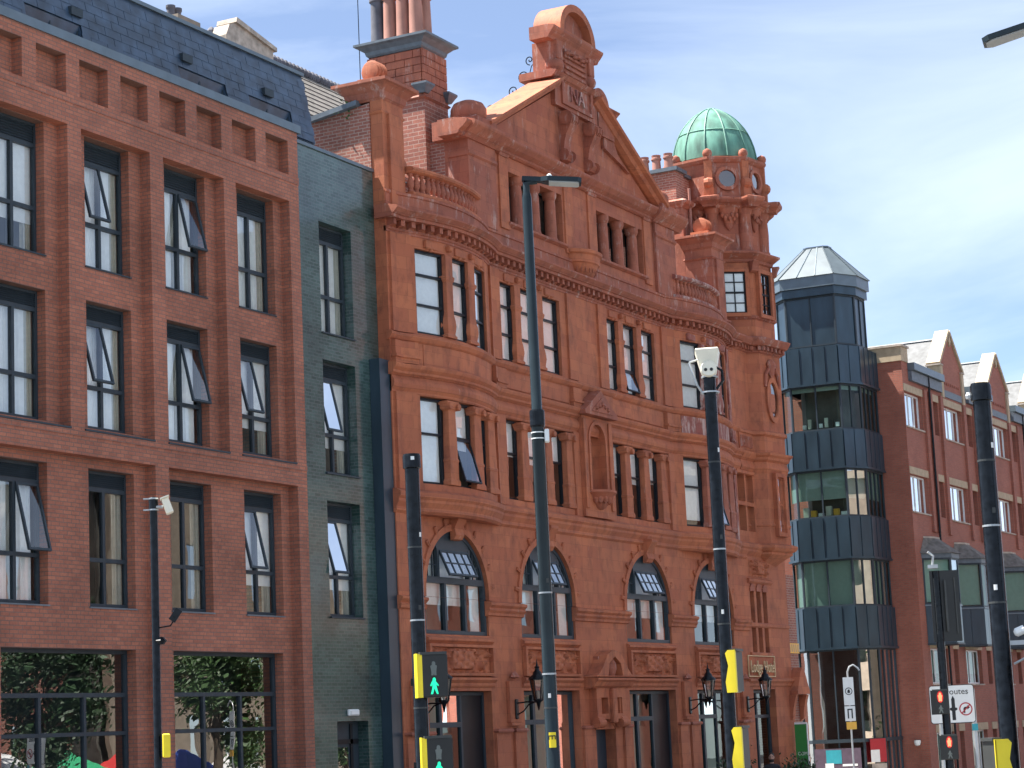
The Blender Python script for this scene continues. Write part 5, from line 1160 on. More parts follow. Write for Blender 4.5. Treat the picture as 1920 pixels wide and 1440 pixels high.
# --- pedestrian signal heads
MAN = [(0, .0), (.035, .0), (.03, .10), (.018, .115), (.022, .125), (.02, .15), (0, .16), (-.02, .15), (-.022, .125), (-.018, .115), (-.03, .10), (-.035, .0)]
WALK = [(-.045, -.01), (-.02, -.01), (.0, .05), (.03, -.01), (.05, -.01), (.03, .06), (.025, .09), (.05, .07), (.055, .08), (.025, .115), (.018, .12), (.022, .135), (.015, .155), (0, .16), (-.015, .15), (-.018, .13), (-.03, .115), (-.05, .08), (-.04, .07), (-.02, .09), (-.025, .05)]
STAND = [(-.03, 0), (-.005, 0), (0, .02), (.005, 0), (.03, 0), (.03, .05), (.04, .11), (.025, .115), (.02, .12), (.022, .14), (.012, .157), (0, .16), (-.012, .157), (-.022, .14), (-.02, .12), (-.025, .115), (-.04, .11), (-.03, .05)]
def ped_head(label, loc, rz, lit, group='pedestrian signal heads', name='pedestrian_signal', side=1, d=.2):
    o = thing(name, label, 'traffic light', loc, rz, group); w, h = .165, .235
    ym = 'signal_black' if lit == 'red' else 'yellow'
    lpart('housing', G().box(-w, w, 0, d, -h, h), 'signal_black', o, bevel=.02)
    lpart('front_plate', G().plate(rect(-w+.012, w-.012, -h+.012, h-.012), [], -.012, -.001), 'signal_grey' if lit is None else 'signal_black', o)
    lpart('side_plate', G().plate([(0, 0), (d+.03, 0), (d+.04, .12), (d+.0, .3), (d+.03, .44), (d, .475), (0, .475)], [], 0, .012).xf(Matrix.Translation((-side*(w+.008), -.02, -h)) @ Matrix.Rotation(PI/2, 4, 'Z')), ym, o)
    lpart('edge_trim', G().box(-side*w-.008, -side*w+.04 if side > 0 else -side*w+.008, -.016, -.002, -h, h), ym, o)
    lpart('hood_notch', G().prism_x([(-.03, h-.01), (-.03, h+.02), (.06, h+.02), (.06, h)], -w*.9, w*.9), 'signal_grey', o)
    def man(pts, z, mt, s=1.15): lpart('figure', G().plate([(px_*s, z+pz*s) for px_, pz in pts], [], -.02, -.013), mt, o)
    if lit == 'green': man(STAND, .0, 'man_off', .95); man([(a*.85, b) for a, b in WALK], -.19, 'green_man', 1.05)
    elif lit == 'red':
        lpart('glow', G().plate([(.06*math.cos(2*PI*i/20), .105+.115*math.sin(2*PI*i/20)) for i in range(20)], [], -.0145, -.0125), 'red_glow', o)
        man(STAND, .02, 'red_man', 1.05); man(WALK, -.2, 'man_off', .9)
    return o
x, y = 20.56, 12.07; rz = face(x, y)
SP = thing('signal_pole', 'stout black pole with cap carrying two green pedestrian signals', 'pole', (x, y, gz(x)), rz)
lpart('shaft', G().lathe([(.09, 0), (.09, .9), (.08, .95), (.08, 4.66)], 22), 'pole_black', SP, smooth=True)
lpart('cap', G().lathe([(.083, 4.58), (.1, 4.59), (.1, 4.72), (.09, 4.745), (.02, 4.75)], 22), 'pole_black', SP, smooth=True)
lpart('sticker', G().lathe([(.1015, 4.67), (.1015, 4.71)], 4, (0, 0, 0), -PI/2-.1, -PI/2+.3), 'white_plastic', SP)
for k in range(2): lpart('bracket', G().box(-.1, .16, -.02, .06, 2.2-.9*k, 2.28-.9*k), 'pole_black', SP)
c_, s_ = math.cos(rz), math.sin(rz)
def off(x, y, rz, dx, dy): return (x+dx*math.cos(rz)-dy*math.sin(rz), y+dx*math.sin(rz)+dy*math.cos(rz))
a = off(x, y, rz, .15, -.13); ped_head('upper pedestrian signal with lit green walking figure on the stout capped pole', (*a, 2.30), rz+.22, 'green')
a = off(x, y, rz, .17, -.13); ped_head('lower pedestrian signal with lit green figure cut by the bottom edge', (*a, 1.40), rz+.16, 'green')
# --- enforcement camera pole
x, y = 22.93, 9.44; rz = face(x, y)
CP = thing('camera_pole', 'black pole topped by a white hooded camera before the right bow', 'pole', (x, y, gz(x)), rz)
lpart('shaft', G().lathe([(.085, 0), (.085, 1.0), (.072, 1.05), (.07, 5.62)], 20), 'pole_black', CP, smooth=True)
for z, r in ((5.42, .10), (5.60, .088)): lpart('ring_clamp', ring_g(r, .012, 20).xf(Matrix.Translation((0, 0, z)) @ Matrix.Rotation(PI/2, 4, 'Y')), 'galvanised', CP)
lpart('stay', G().tube([(-.22, -.02, 5.78), (-.14, -.05, 5.50), (-.08, -.03, 5.40)], .014, 6).tube([(-.22, -.02, 5.78), (-.1, .02, 5.82), (0, .02, 5.72)], .014, 6), 'galvanised', CP)
lpart('cable', G().tube([(.06, -.04, 5.72), (.15, -.05, 5.66), (.16, -.04, 5.55), (.08, -.07, 5.45)], .016, 6), 'pole_black', CP)
TCm = thing('traffic_camera', 'white hooded enforcement camera with twin lenses on top of black pole', 'camera', (x, y, gz(x)+5.62), rz)
lpart('hood', G().prism_z([(-.085, -.10), (.08, -.10), (.09, .16), (-.095, .16)], .05, .30, [(-.15, -.16), (.125, -.18), (.14, .2), (-.155, .2)]), 'cctv_white', TCm, bevel=.012)
lpart('body', G().lathe([(.085, -.14), (.093, -.1), (.093, .14), (.085, .16)], 18).xf(Matrix.Translation((0, 0, .06)) @ Matrix.Rotation(PI/2, 4, 'X')), 'cctv_white', TCm, smooth=True)
for sx in (-.036, .03): lpart('lens', G().lathe([(.019, 0), (.019, .012)], 14).xf(Matrix.Translation((sx, -.155, .045)) @ Matrix.Rotation(PI/2, 4, 'X')), 'signal_black', TCm)
lpart('mount', G().lathe([(.06, -.12), (.06, -.03), (.03, .0)], 14), 'galvanised', TCm)
a = off(x, y, rz, .13, .05); ped_head('upper yellow-sided pedestrian signal seen edge-on on the camera pole', (*a, 2.22), rz+1.3, None, 'edge-on pedestrian signals', side=1, d=.085)
a = off(x, y, rz, .15, .05); ped_head('lower yellow-sided pedestrian signal seen edge-on on the camera pole', (*a, 1.36), rz+1.3, None, 'edge-on pedestrian signals', side=1, d=.085)
# --- slim pole with small camera at left
x, y = 24.08, 18.3; rz = face(x, y)
CC = thing('cctv_pole', 'slim black pole with small camera in front of the modern brick building', 'pole', (x, y, 0), rz)
lpart('shaft', G().lathe([(.075, 0), (.075, 1.0), (.056, 1.05), (.054, 5.0)], 18), 'pole_black', CC, smooth=True)
lpart('head_bracket', G().lathe([(.058, 4.92), (.064, 4.93), (.064, 5.08), (.05, 5.1)], 16), 'pole_black', CC)
for z in (4.915, 5.07): lpart('clamp', G().lathe([(.068, z), (.068, z+.02)], 16).box(-.14, 0, -.03, .03, z, z+.018), 'galvanised', CC)
lpart('arm', G().tube([(0, -.03, 4.96), (.13, -.04, 4.96)], .022, 8), 'galvanised', CC)
lpart('floodlight', G().box(-.05, .05, -.06, .02, -.09, .09).xf(Matrix.Translation((.27, -.03, 3.46)) @ Matrix.Rotation(.6, 4, 'Y')), 'pole_black', CC)
lpart('floodlight_arm', G().tube([(.05, 0, 3.3), (.2, 0, 3.32), (.25, -.01, 3.4)], .012, 6), 'pole_black', CC)
lpart('junction_box', G().lathe([(.05, -.05), (.09, 0), (.05, .05)], 8, (.06, 0, 3.12)), 'pole_black', CC)
KC = thing('cctv_camera', 'small cream camera angled down on the slim black pole at left', 'camera', (*off(x, y, rz, .19, -.04), 4.97), rz)
lpart('body', G().box(-.05, .05, -.10, .10, -.11, .11).xf(Matrix.Rotation(-.35, 4, 'Y')), 'cctv_white', KC, bevel=.01); lpart('hood', G().box(-.06, .065, -.13, .12, .11, .13).xf(Matrix.Rotation(-.35, 4, 'Y')), 'cctv_white', KC)
YB = thing('push_button_box', 'small yellow push button box on the slim black pole at left', 'button box', (*off(x, y, rz, .12, -.06), 1.70), rz)
lpart('case', G().box(-.06, .05, -.06, .08, -.16, .16), 'yellow', YB, bevel=.015); lpart('back_plate', G().box(-.08, -.06, -.04, .09, -.14, .14), 'signal_black', YB)
# --- right pole
x, y = 19.52, 5.35; rz = face(x, y)
RP = thing('signal_pole', 'thick black capped pole near the right edge in front of the office gables', 'pole', (x, y, 0), rz)
lpart('shaft', G().lathe([(.1, 0), (.1, 1.0), (.082, 1.05), (.08, 4.5)], 22), 'pole_black', RP, smooth=True)
lpart('cap', G().lathe([(.083, 4.46), (.096, 4.47), (.096, 4.6), (.085, 4.63), (.02, 4.635)], 22), 'pole_black', RP, smooth=True)
lpart('cap_knob', G().lathe([(.03, -.03), (.035, 0), (.02, .03)], 10, (-.11, -.02, 4.52)), 'galvanised', RP)
lpart('bracket', G().box(.05, .42, -.02, .02, 2.22, 2.26).tube([(.1, 0, 2.05), (.42, 0, 2.2)], .012, 6), 'galvanised', RP)
lpart('detector', G().lathe([(.02, -.05), (.04, -.03), (.04, .05)], 10).xf(Matrix.Translation((.17, -.03, 2.34)) @ Matrix.Rotation(1.2, 4, 'Y')), 'white_plastic', RP)
def vehicle_signal(label, loc, rz, back):
    o = thing('traffic_signal', label, 'traffic light', loc, rz, 'vehicle traffic signals')
    pl = [(-.24+.05*(1-math.cos(t)), .62-.05+.05*math.sin(t)) for t in (PI/2, PI/4, 0)]
    lpart('backing_board', G().plate(rect(-.28, .28, -.7, .7), [], .02, .04), 'signal_black', o); lpart('housing', G().box(-.14, .14, -.16 if not back else .04, .02 if not back else .2, -.52, .52), 'signal_black', o, bevel=.03)
    if not back:
        for k, mt in enumerate(('lens_red', 'lens_amber', 'lens_green')):
            z = .32-.32*k; lpart('lens', G().lathe([(.10, 0), (.095, .02), (.02, .035)], 18).xf(Matrix.Translation((0, -.16, z)) @ Matrix.Rotation(PI/2, 4, 'X')), mt, o, smooth=True)
            lpart('visor', G().lathe([(.118, 0), (.118, .17)], 16, (0, 0, 0), -.3, PI+.3).xf(Matrix.Translation((0, -.16, z)) @ Matrix.Rotation(PI/2, 4, 'X')), 'signal_black', o)
        lpart('border', G().plate(rect(-.25, .25, -.61, .63), [rect(-.23, .23, -.59, .61)], .01, .018), 'white_plastic', o)
    else:
        for sx in (-.2, .2): lpart('rear_rib', G().box(sx-.012, sx+.012, -.01, .02, -.55, .55), 'signal_grey', o)
        lpart('door_hinge', G().box(-.02, .02, -.06, .04, -.5, .5), 'signal_grey', o)
    return o
a = off(x, y, rz, .52, -.02); vehicle_signal('vehicle signal with unlit lamps cut by the right edge of the picture', (*a, 1.72), rz-.5, False)
a = off(x, y, rz, -.17, -.18)
NU = ped_head('grey pedestrian demand unit with broad yellow side on the thick right pole', (*a, 1.15), rz-1.2, None, 'edge-on pedestrian signals', side=-1, d=.13)
# --- red-man pole further back with vehicle signal seen from behind
x, y = 41.98, 12.71; rz = face(x, y)
QP = thing('signal_pole', 'black signal pole with two red pedestrian lights before the right office', 'pole', (x, y, gz(x)), rz)
lpart('shaft', G().lathe([(.085, 0), (.085, 1.2), (.08, 1.25), (.08, 4.9)], 18), 'pole_black', QP, smooth=True)
lpart('detector', G().box(-.14, .06, -.12, .08, 4.95, 5.02).tube([(-.05, 0, 5.0), (-.02, 0, 5.2), (-.12, -.04, 5.28)], .025, 8), 'galvanised', QP)
lpart('sticker', G().box(-.09, .09, -.1, -.09, 1.25, 1.27), 'white_plastic', QP)
vehicle_signal('back of a tall black vehicle signal above the red pedestrian lights', (*off(x, y, rz, .16, -.02), gz(x)+4.2), rz+.2, True)
a = off(x, y, rz, -.09, -.15); ped_head('upper pedestrian signal with lit red figure in front of the white route sign', (*a, 1.90), rz, 'red', 'red pedestrian signals')
a = off(x, y, rz, .02, -.15); ped_head('lower pedestrian signal with lit red figure below the white route sign', (*a, 1.02), rz, 'red', 'red pedestrian signals')
# --- white route sign
x, y = 44.45, 13.31; rz = face(x, y)
RS = thing('route_sign', 'white road sign reading routes with ahead arrow and no right turn symbol', 'sign', (x, y, 1.87), rz+.05)
def rrect(w, h, r, n=4):
    pts = []
    for cx, cz, a0 in ((w-r, -h+r, -PI/2), (w-r, h-r, 0), (-w+r, h-r, PI/2), (-w+r, -h+r, PI)):
        pts += [(cx+r*math.cos(a0+PI/2*i/n), cz+r*math.sin(a0+PI/2*i/n)) for i in range(n+1)]
    return pts
tl = Matrix.Rotation(math.radians(0), 4, 'Y')
lpart('panel', G().plate(rrect(.45, .385, .05), [], 0, .012), 'sign_white', RS)
lpart('border', G().plate(rrect(.46, .395, .06), [rrect(.447, .382, .05)[::-1]], -.004, .02), 'ink', RS)
text_obj('lettering', 'routes', .175, 'ink', RS, (.345, -.004, .20), (PI/2, 0, 0), .002, 'RIGHT', False)
lpart('ahead_arrow', G().plate([(-.035, -.33), (.035, -.33), (.035, -.14), (.075, -.12), (.075, -.08), (.035, -.07), (.035, .1), (0, .17), (-.035, .1), (-.035, -.07), (-.075, -.08), (-.075, -.12), (-.035, -.14)], [], -.005, -.001).xf(Matrix.Translation((.02, 0, 0))), 'ink', RS)
lpart('roundel', G().plate(cir(.135, 32), [cir(.112, 32)[::-1]], -.006, -.001).xf(Matrix.Translation((.27, 0, -.11))), 'sign_red', RS)
lpart('turn_arrow', G().plate([(-.05, -.08), (-.015, -.08), (-.015, .0), (.03, .015), (.03, -.015), (.085, .03), (.03, .075), (.03, .048), (-.03, .04), (-.05, .01)], [], -.005, -.001).xf(Matrix.Translation((.27, 0, -.11))), 'ink', RS)
lpart('slash', G().box(-.012, .012, -.0075, -.0055, -.115, .115).xf(Matrix.Translation((.27, 0, -.11)) @ Matrix.Rotation(PI/4, 4, 'Y')), 'sign_red', RS)
lpart('post', G().lathe([(.05, -2.3), (.05, .3)], 12, (.43, .07, 0)).lathe([(.05, -2.3), (.05, .3)], 12, (-.25, .07, 0)), 'galvanised', RS, smooth=True)
lpart('post_label', G().box(.37, .49, .0, .012, -.56, -.42), 'teal', RS)
# --- slender pedestrian zone sign with lamp
x, y = 48.22, 16.86; rz = face(x, y)
ZS_ = thing('zone_sign', 'slender post with narrow white zone plates, amber block and curved lamp arm', 'sign', (x, y, gz(x)), rz)
h0 = gz(x)
lpart('post', G().tube([(0, 0, 0), (0, 0, 2.75-h0), (.05, 0, 2.86-h0), (.14, 0, 2.9-h0), (.24, 0, 2.82-h0), (.27, 0, 2.76-h0)], .022, 8), 'galvanised', ZS_, smooth=True)
lpart('plate', G().box(-.12, .12, -.04, -.025, 1.98-h0, 2.62-h0), 'sign_white', ZS_); lpart('plate', G().box(-.12, .12, -.04, -.025, 1.62-h0, 1.96-h0), 'sign_white', ZS_)
lpart('roundel', G().plate(cir(.085, 24), [cir(.068, 24)[::-1]], -.046, -.041).xf(Matrix.Translation((0, 0, 2.3-h0))), 'ink', ZS_)
lpart('vehicle_symbol', G().plate([(-.03, -.04), (.03, -.04), (.03, .0), (.018, .04), (-.018, .04), (-.03, 0)], [], -.046, -.041).xf(Matrix.Translation((0, 0, 2.3-h0))), 'ink', ZS_)
lpart('bar_symbol', G().box(-.06, -.03, -.046, -.041, 1.68-h0, 1.9-h0).box(.03, .06, -.046, -.041, 1.68-h0, 1.9-h0).box(-.03, .03, -.046, -.041, 1.87-h0, 1.9-h0), 'ink', ZS_)
lpart('amber_block', G().box(-.1, .13, -.05, -.025, 1.43-h0, 1.60-h0), 'amber', ZS_)
# --- second lamp post just outside the right edge
x, y = 19.45, 4.02
L2 = thing('lamp_post', 'lamp post outside the frame whose LED head enters at the top right corner', 'lamp post', (x, y, 0), face(x, y))
lpart('column', G().lathe([(.11, 0), (.11, 1.2), (.09, 1.25), (.07, 7.75)], 18), 'pole_slate', L2, smooth=True)
lpart('arm', G().tube([(0, 0, 7.7), (-.1, 0, 7.92), (-.5, 0, 7.87)], .05, 10), 'pole_slate', L2, smooth=True)
m = Matrix.Translation((-.42, 0, 7.86)) @ Matrix.Rotation(-.22, 4, 'Y')
lpart('head', G().prism_z([(0, -.05), (-.15, -.12), (-.52, -.13), (-.58, -.08), (-.58, .08), (-.52, .13), (-.15, .12), (0, .05)], 0, .05).xf(m), 'pole_slate', L2)
lpart('led_panel', G().prism_z([(-.17, -.1), (-.5, -.11), (-.555, -.07), (-.555, .07), (-.5, .11), (-.17, .1)], -.012, -.001).xf(m), 'lamp_under', L2)
lpart('photocell', G().lathe([(.03, 0), (.03, .04), (.01, .055)], 10, (0, 0, .05)).xf(m), 'pole_slate', L2)
# --- wall lanterns
def lantern(x, label):
    o = thing('wall_lantern', label, 'lantern', (x, 24.9, 2.33), 0, 'lanterns along the hotel front')
    lpart('wall_plate', G().box(-.07, .07, -.05, 0, -.30, .18), 'pole_black', o, bevel=.02)
    lpart('arm', G().tube([(0, -.03, .08), (0, -.3, .10), (0, -.62, .08)], .018, 8).tube([(0, -.03, -.2), (0, -.2, -.12), (0, -.36, .04), (0, -.5, .08)], .018, 8), 'pole_black', o, smooth=True)
    c = (0, -.62, 0)
    lpart('base', G().lathe([(.01, -.12), (.03, -.04), (.05, .06), (.11, .12), (.12, .15)], 12, c), 'pole_black', o, smooth=True)
    hx = lambda r: [(c[0]+r*math.cos(PI/3*i), c[1]+r*math.sin(PI/3*i)) for i in range(6)]
    g = G()
    for (a_, b_) in zip(hx(.11), hx(.185)): g.tube([(*a_, .15), (*b_, .62)], .013, 5)
    g.prism_z(hx(.125), .13, .16).prism_z(hx(.20), .61, .64)
    lpart('cage', g, 'pole_black', o); lpart('glass', G().prism_z(hx(.105), .155, .61, hx(.178)), 'lantern_glass', o)
    lpart('bulb', G().lathe([(.03, .16), (.05, .26), (.03, .34), (.01, .36)], 10, c), 'curtain_cream', o, smooth=True)
    lpart('roof', G().lathe([(.23, .63), (.22, .66), (.12, .74), (.1, .80), (.06, .84), (.05, .90), (.07, .92), (.03, .95), (.015, 1.02), (.004, 1.12)], 12, c), 'pole_black', o, smooth=True)
lantern(42.38, 'wall lantern half hidden behind the green pedestrian signal'); lantern(46.97, 'wall lantern left of the tall lamp post beside the central hotel door')
lantern(57.55, 'wall lantern between the hooded hotel door and the camera pole'); lantern(61.95, 'wall lantern overlapping the gold hotel sign')
# --- green projecting sign
GS = thing('green_sign', 'tall green board with white edge and letters COM at the hotel corner', 'sign', (66.0, 24.76, 0))
lpart('board', G().box(-.02, .02, -.20, .20, gz(66), 1.60), 'sign_green', GS)
lpart('edge', G().box(-.03, .03, -.225, -.201, gz(66), 1.64).box(-.03, .03, -.201, .2, 1.60, 1.66), 'white_plastic', GS)
text_obj('lettering', 'COM', .16, 'sign_white', GS, (-.022, -.02, .62), (PI/2, 0, -PI/2), .003, world=False, sx=.9)
# --- purple letter and shop posters at the tower
PA = thing('purple_letter_sign', 'upright purple letter A sign at the foot of the brick return', 'sign', (80.17, 25.85, -1.15))
text_obj('letter', 'A', 1.35, 'purple', PA, (-.02, 0, 0), (PI/2, 0, -PI/2), .02, world=False, sx=.95)
lpart('frame', G().box(-.012, .02, -.5, .5, -.1, -.05), 'purple', PA)
WP = thing('window_poster', 'plum shop poster with white square and teal top in the tower window', 'poster', (77.12, 27.5, -.3), 0)
lpart('sheet', G().box(-.02, 0, -.85, .95, -1.6, .95), 'poster_plum', WP); lpart('teal_shape', G().box(-.026, -.021, -.1, .5, .4, .9), 'teal', WP)
lpart('white_square', G().box(-.034, -.028, .22, .55, .05, .42), 'sign_white', WP)
for k in range(4): lpart('text_line', G().box(-.026, -.021, -.7, -.12, .30-.16*k, .38-.16*k), 'sign_white' if k != 2 else 'teal', WP)
RPs = thing('window_poster', 'red and white poster in the narrow tower window', 'poster', (77.7, 26.2, 0), math.atan2(.5, -1.0)+PI)
lpart('sheet', G().box(-.4, .4, -.035, -.03, .1, .95), 'sign_red', RPs); lpart('white_part', G().box(-.4, .05, -.042, -.036, .1, .55), 'sign_white', RPs); lpart('lower_sheet', G().box(-.38, .38, -.035, -.03, -1.6, .05), 'pale_stone', RPs)
# --- planters with clipped hedge
def leaf_mass(g, n, fn, size, rnd):
    for _ in range(n):
        c = fn(rnd); u = Vector((rnd.uniform(-1, 1), rnd.uniform(-1, 1), rnd.uniform(-1, 1))).normalized(); v = u.orthogonal().normalized(); w_ = u.cross(v); s = size*rnd.uniform(.6, 1.4)
        p = Vector(c); g.add([p-v*s, p+w_*s*.5, p+v*s, p-w_*s*.5], [(0, 1, 2, 3)])
    return g
def planter(x, y, label, ln):
    o = thing('hedge_planter', label, 'planter', (x, y, gz(x)), 0, 'planters outside the hotel'); rnd = random.Random(int(x*10))
    lpart('box', G().box(-ln/2, ln/2, -.25, .25, 0, .9), 'frame_dark', o, bevel=.02)
    lpart('foliage', leaf_mass(G(), 1500, lambda r: (r.uniform(-ln/2, ln/2), r.uniform(-.28, .28), .9+abs(r.gauss(0, .3))), .06, rnd), 'leaf_dark', o)
    for k in range(5): lpart('stem', G().tube([(-ln/2+ln*(k+.5)/5, 0, .9), (-ln/2+ln*(k+.5)/5+.03, .02, 1.35)], .015, 5), 'bark', o)
planter(59.2, 24.3, 'dark hedge planter behind the camera pole at the hotel window', 2.0); planter(64.4, 24.3, 'dark hedge planter left of the green board', 2.0)
# --- person
def person(x, y, rz):
    o = thing('person', 'bearded person in black jacket at the bottom edge near the hedge planters', 'person', (x, y, gz(x)), rz)
    J = {'pel': (0, 0, .93, .15, .11), 'sp': (0, .0, 1.12, .145, .105), 'ch': (0, .0, 1.32, .17, .115), 'nk': (0, -.01, 1.47, .062, .062), 'nk2': (0, -.02, 1.54, .058, .06),
         'lh': (.1, 0, .88, .085, .09), 'lk': (.11, -.03, .5, .062, .065), 'la': (.11, .02, .1, .045, .05), 'lf': (.12, -.13, .045, .045, .035),
         'rh': (-.1, 0, .88, .085, .09), 'rk': (-.11, -.02, .5, .062, .065), 'ra': (-.11, .06, .1, .045, .05), 'rf': (-.12, -.09, .045, .045, .035),
         'ls': (.19, 0, 1.40, .062, .065), 'le': (.25, .03, 1.12, .047, .047), 'lw': (.24, -.1, .9, .034, .034),
         'rs': (-.19, 0, 1.40, .062, .065), 're': (-.25, .03, 1.12, .047, .047), 'rw': (-.24, -.1, .9, .034, .034)}
    E = [('pel', 'sp'), ('sp', 'ch'), ('ch', 'nk'), ('nk', 'nk2'), ('pel', 'lh'), ('lh', 'lk'), ('lk', 'la'), ('la', 'lf'), ('pel', 'rh'), ('rh', 'rk'), ('rk', 'ra'), ('ra', 'rf'), ('ch', 'ls'), ('ls', 'le'), ('le', 'lw'), ('ch', 'rs'), ('rs', 're'), ('re', 'rw')]
    ks = list(J); me = bpy.data.meshes.new('body'); me.from_pydata([J[k][:3] for k in ks], [(ks.index(a), ks.index(b)) for a, b in E], [])
    b = link(bpy.data.objects.new('tmp', me)); sk = b.modifiers.new('s', 'SKIN'); 
    for i, k in enumerate(ks): me.skin_vertices[0].data[i].radius = J[k][3:5]; me.skin_vertices[0].data[i].use_root = (k == 'pel')
    b.modifiers.new('d', 'SUBSURF').levels = 2
    dg = bpy.context.evaluated_depsgraph_get(); m2 = bpy.data.meshes.new_from_object(b.evaluated_get(dg)); bpy.data.objects.remove(b)
    m2.materials.clear(); m2.materials.append(M['cloth_black']); m2.materials.append(M['skin']); m2.materials.append(M['cloth_jeans'])
    for p in m2.polygons: p.material_index = 1 if p.center.z > 1.475 else (2 if p.center.z < .9 and abs(p.center.x) < .19 else 0); p.use_smooth = True
    inst('body', m2, o)
    hd = G(); prof = [(.012, -.125), (.05, -.118), (.066, -.08), (.074, -.03), (.078, .03), (.078, .075), (.06, .115), (.03, .132), (.004, .136)]
    hd.lathe(prof, 16, (0, -.03, 1.635), 0, 2*PI, .95, 1.18)
    hd.add([(-.012, -.118, 1.655), (.012, -.118, 1.655), (.02, -.115, 1.60), (-.02, -.115, 1.60), (0, -.15, 1.605)], [(0, 1, 4), (1, 2, 4), (2, 3, 4), (3, 0, 4)])
    for sx in (-1, 1): hd.lathe([(.006, -.03), (.016, -.01), (.018, .02), (.006, .034)], 8, (sx*.078, -.02, 1.635))
    h_ = lpart('head', hd, 'skin', o, smooth=True)
    lpart('hair', G().lathe([(.083, .035), (.086, .08), (.068, .125), (.035, .145), (.004, .15)], 16, (0, -.018, 1.635), 0, 2*PI, .97, 1.16), 'hair', o, smooth=True)
    lpart('beard', G().lathe([(.02, -.14), (.058, -.128), (.072, -.09), (.076, -.045)], 14, (0, -.036, 1.635), PI, 2*PI, .97, 1.16), 'hair', o, smooth=True)
    for sx in (-1, 1):
        lpart('eye', G().lathe([(.004, -.008), (.009, 0), (.004, .008)], 8, (sx*.03, -.118, 1.655)), 'ink', o); lpart('eyebrow', G().box(sx*.03-.017, sx*.03+.017, -.124, -.116, 1.672, 1.678), 'hair', o)
        g = G().lathe([(.02, -.08), (.034, -.06), (.036, -.01), (.026, .02)], 10, (sx*.24, -.11, .86), 0, 2*PI, .5, 1)
        for k in range(4): g.tube([(sx*.24, -.135+.017*k, .80), (sx*.238, -.14+.017*k, .755), (sx*.23, -.135+.017*k, .715-.008*abs(k-1.5))], .008, 6)
        g.tube([(sx*.235, -.14, .84), (sx*.225, -.165, .80), (sx*.215, -.165, .77)], .009, 6)
        lpart('hand', g, 'skin', o, smooth=True)
    lpart('mouth', G().box(-.02, .02, -.125, -.119, 1.572, 1.577), 'lens_red', o)
person(59.82, 23.4, face(59.82, 23.4))
# weed growing on the pier
WD = thing('weed', 'small green weed sprouting from the left pier cap', 'plant', (41.85, 25.9, 16.3)); rnd = random.Random(5)
lpart('leaves', leaf_mass(G(), 90, lambda r: (r.gauss(0, .1), r.gauss(0, .12), r.gauss(.0, .22)), .05, rnd), 'leaf', WD); lpart('stem', G().tube([(0, 0, -.25), (.02, -.02, .1), (-.03, 0, .35)], .01, 5), 'bark', WD)
# ------------------------------------------------------------------ other side of the street (seen in the glass)
def far_block(name, label, x0, x1, y, h, mat, nx, rows, dep=12):
    o = thing(name, label, 'building', ((x0+x1)/2, y-dep/2, gz(x0))); hs = []; p = (x1-x0)/nx
    for i in range(nx):
        for z0, z1 in rows: hs.append(rect(x0+p*(i+.28), x0+p*(i+.72), z0, z1))
    part('wall', G().plate(rect(x0, x1, -4, h), hs, y, y-.4), mat, o); part('rear', G().box(x0, x1, y-dep, y-.8, -4, h-.1), 'room_dark', o)
    for i in range(nx):
        for z0, z1 in rows: part('window', quadxz(x0+p*(i+.28), x0+p*(i+.72), y-.25, z0, z1), 'glass_dark', o)
    part('cornice', G().box(x0-.3, x1+.3, y-.5, y+.4, h, h+.5), 'far_stone', o)
    return o
far_block('opposite_terrace', 'brick terrace across the street seen only as reflections', 52, 84, -18, 13.0, 'old_brick', 12, [(1, 3.2), (5, 7.4), (9, 11.2)])
far_block('opposite_terrace', 'stone faced terrace across the street seen only as reflections', 84.5, 107, -16, 15.5, 'far_stone', 8, [(1, 3.4), (5, 7.6), (9.4, 12.2)])
far_block('opposite_tower', 'tall dark block across the street reflected in the green glazed brick', 107.5, 150, -16, 33, 'office_brick', 12, [(2+3.4*k, 4.2+3.4*k) for k in range(9)])
def tree(x, y, h, r, label, mat):
    o = thing('street_tree', label, 'tree', (x, y, gz(x)), 0, 'trees across the street'); rnd = random.Random(int(x*7))
    g = G().tube([(0, 0, 0), (.05, 0, h*.3), (-.05, .1, h*.6), (0, 0, h*.9)], .2, 8, [.24, .18, .1, .03])
    blobs = []
    for k in range(16):
        a = rnd.uniform(0, 2*PI); zz = h*rnd.uniform(.35, .95); rr = r*rnd.uniform(.25, .85)*(1.1-abs(zz/h-.55)); p = (rr*math.cos(a), rr*math.sin(a), zz); blobs.append((p, r*rnd.uniform(.25, .45)))
        if k < 8: g.tube([(0, 0, h*.35+.05*k*h*.5), (p[0]*.5, p[1]*.5, zz*.85), p], .05, 5, [.07, .045, .015])
    lpart('trunk', g, 'bark', o)
    def pos(r_):
        (px_, py_, pz_), s = r_.choice(blobs); return (px_+r_.gauss(0, s*.55), py_+r_.gauss(0, s*.55), pz_+r_.gauss(0, s*.45))
    lpart('crown', leaf_mass(G(), 16000, pos, .115, rnd), mat, o)
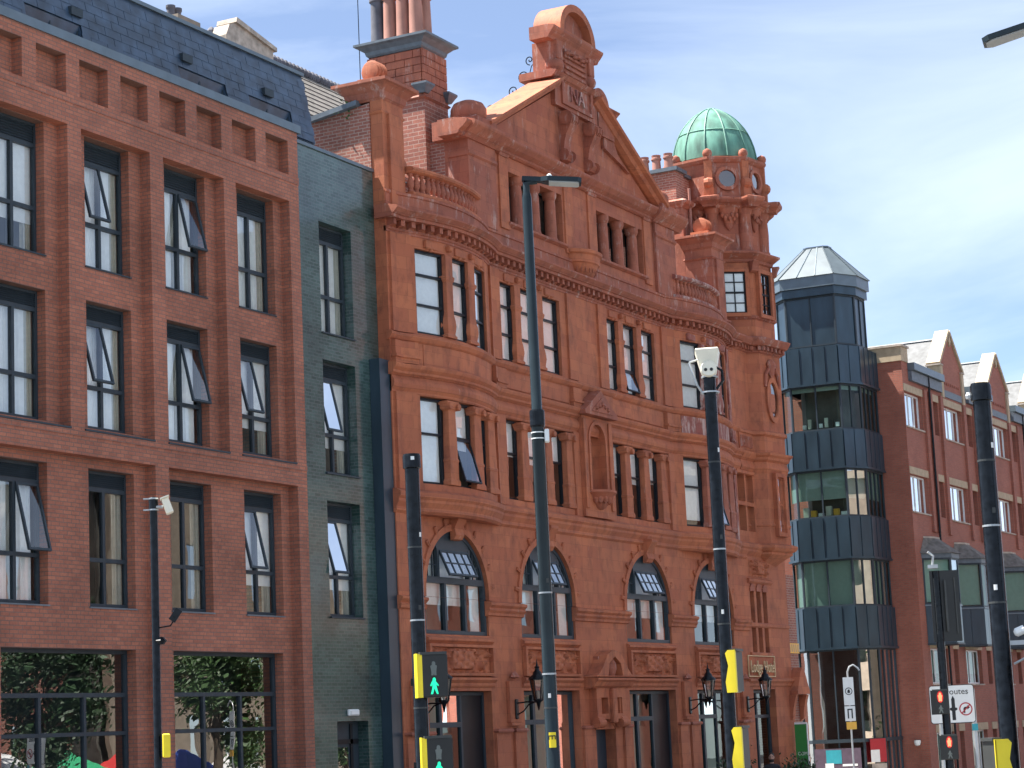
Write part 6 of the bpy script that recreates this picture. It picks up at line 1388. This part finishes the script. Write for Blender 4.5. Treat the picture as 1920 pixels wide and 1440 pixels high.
tree(68, -6, 8.5, 2.6, 'dark green tree across the street reflected in the left shopfront', 'leaf_dark'); tree(80.5, -7, 8, 2.6, 'fresh green tree across the street reflected in the right shopfront', 'leaf'); tree(93, -8, 9, 3, 'spreading tree across the street reflected in the hotel windows', 'leaf')
def stall(x, y, mat, label):
    o = thing('market_stall', label, 'stall', (x, y, gz(x)), 0, 'market stalls across the street')
    for sx in (-1.4, 1.4):
        for sy in (-1.4, 1.4): lpart('leg', G().box(sx-.03, sx+.03, sy-.03, sy+.03, 0, 2.2), 'galvanised', o)
    q = [(-1.55, -1.55), (1.55, -1.55), (1.55, 1.55), (-1.55, 1.55)]
    lpart('canopy', G().prism_z(q, 2.2, 3.3, [(-.05, -.05), (.05, -.05), (.05, .05), (-.05, .05)]), mat, o); lpart('valance', G().plate(rect(-1.55, 1.55, 1.9, 2.2), [], 1.56, 1.58), mat, o); lpart('counter', G().box(-1.3, 1.3, 1.0, 1.3, .1, .95), 'tent_white', o)
for k, (m_, n_) in enumerate((('tent_red', 'red'), ('tent_white', 'white'), ('tent_green', 'green'), ('tent_red', 'second red'), ('tent_blue', 'blue'), ('tent_white', 'second white'))): stall(66+4.2*k, -10.5-.3*(k % 2), m_, n_+' market stall canopy across the street seen in the shopfront glass')


# stickers, bands and doors on the poles
for pole, r, zs in ((SP, .0805, (1.95, 2.9, 3.7)), (CP, .0715, (2.75, 3.6, 4.6)), (RP, .0815, (2.6, 3.3, 3.9)), (LP, .0775, (1.9, 3.2))):
    for i, z in enumerate(zs):
        lpart('band', G().lathe([(r+.002, z), (r+.002, z+.018)], 20), 'galvanised' if i % 2 else 'signal_grey', pole)
        lpart('sticker', G().lathe([(r+.0025, z+.12), (r+.0025, z+.17)], 4, (0, 0, 0), -PI/2-.3+.5*i, -PI/2+.1+.5*i), 'sign_white' if i != 1 else 'signal_grey', pole)
    lpart('access_door', G().lathe([(r+.022, .35), (r+.022, .85)], 6, (0, 0, 0), -PI/2-.5, -PI/2+.5), 'pole_black', pole)
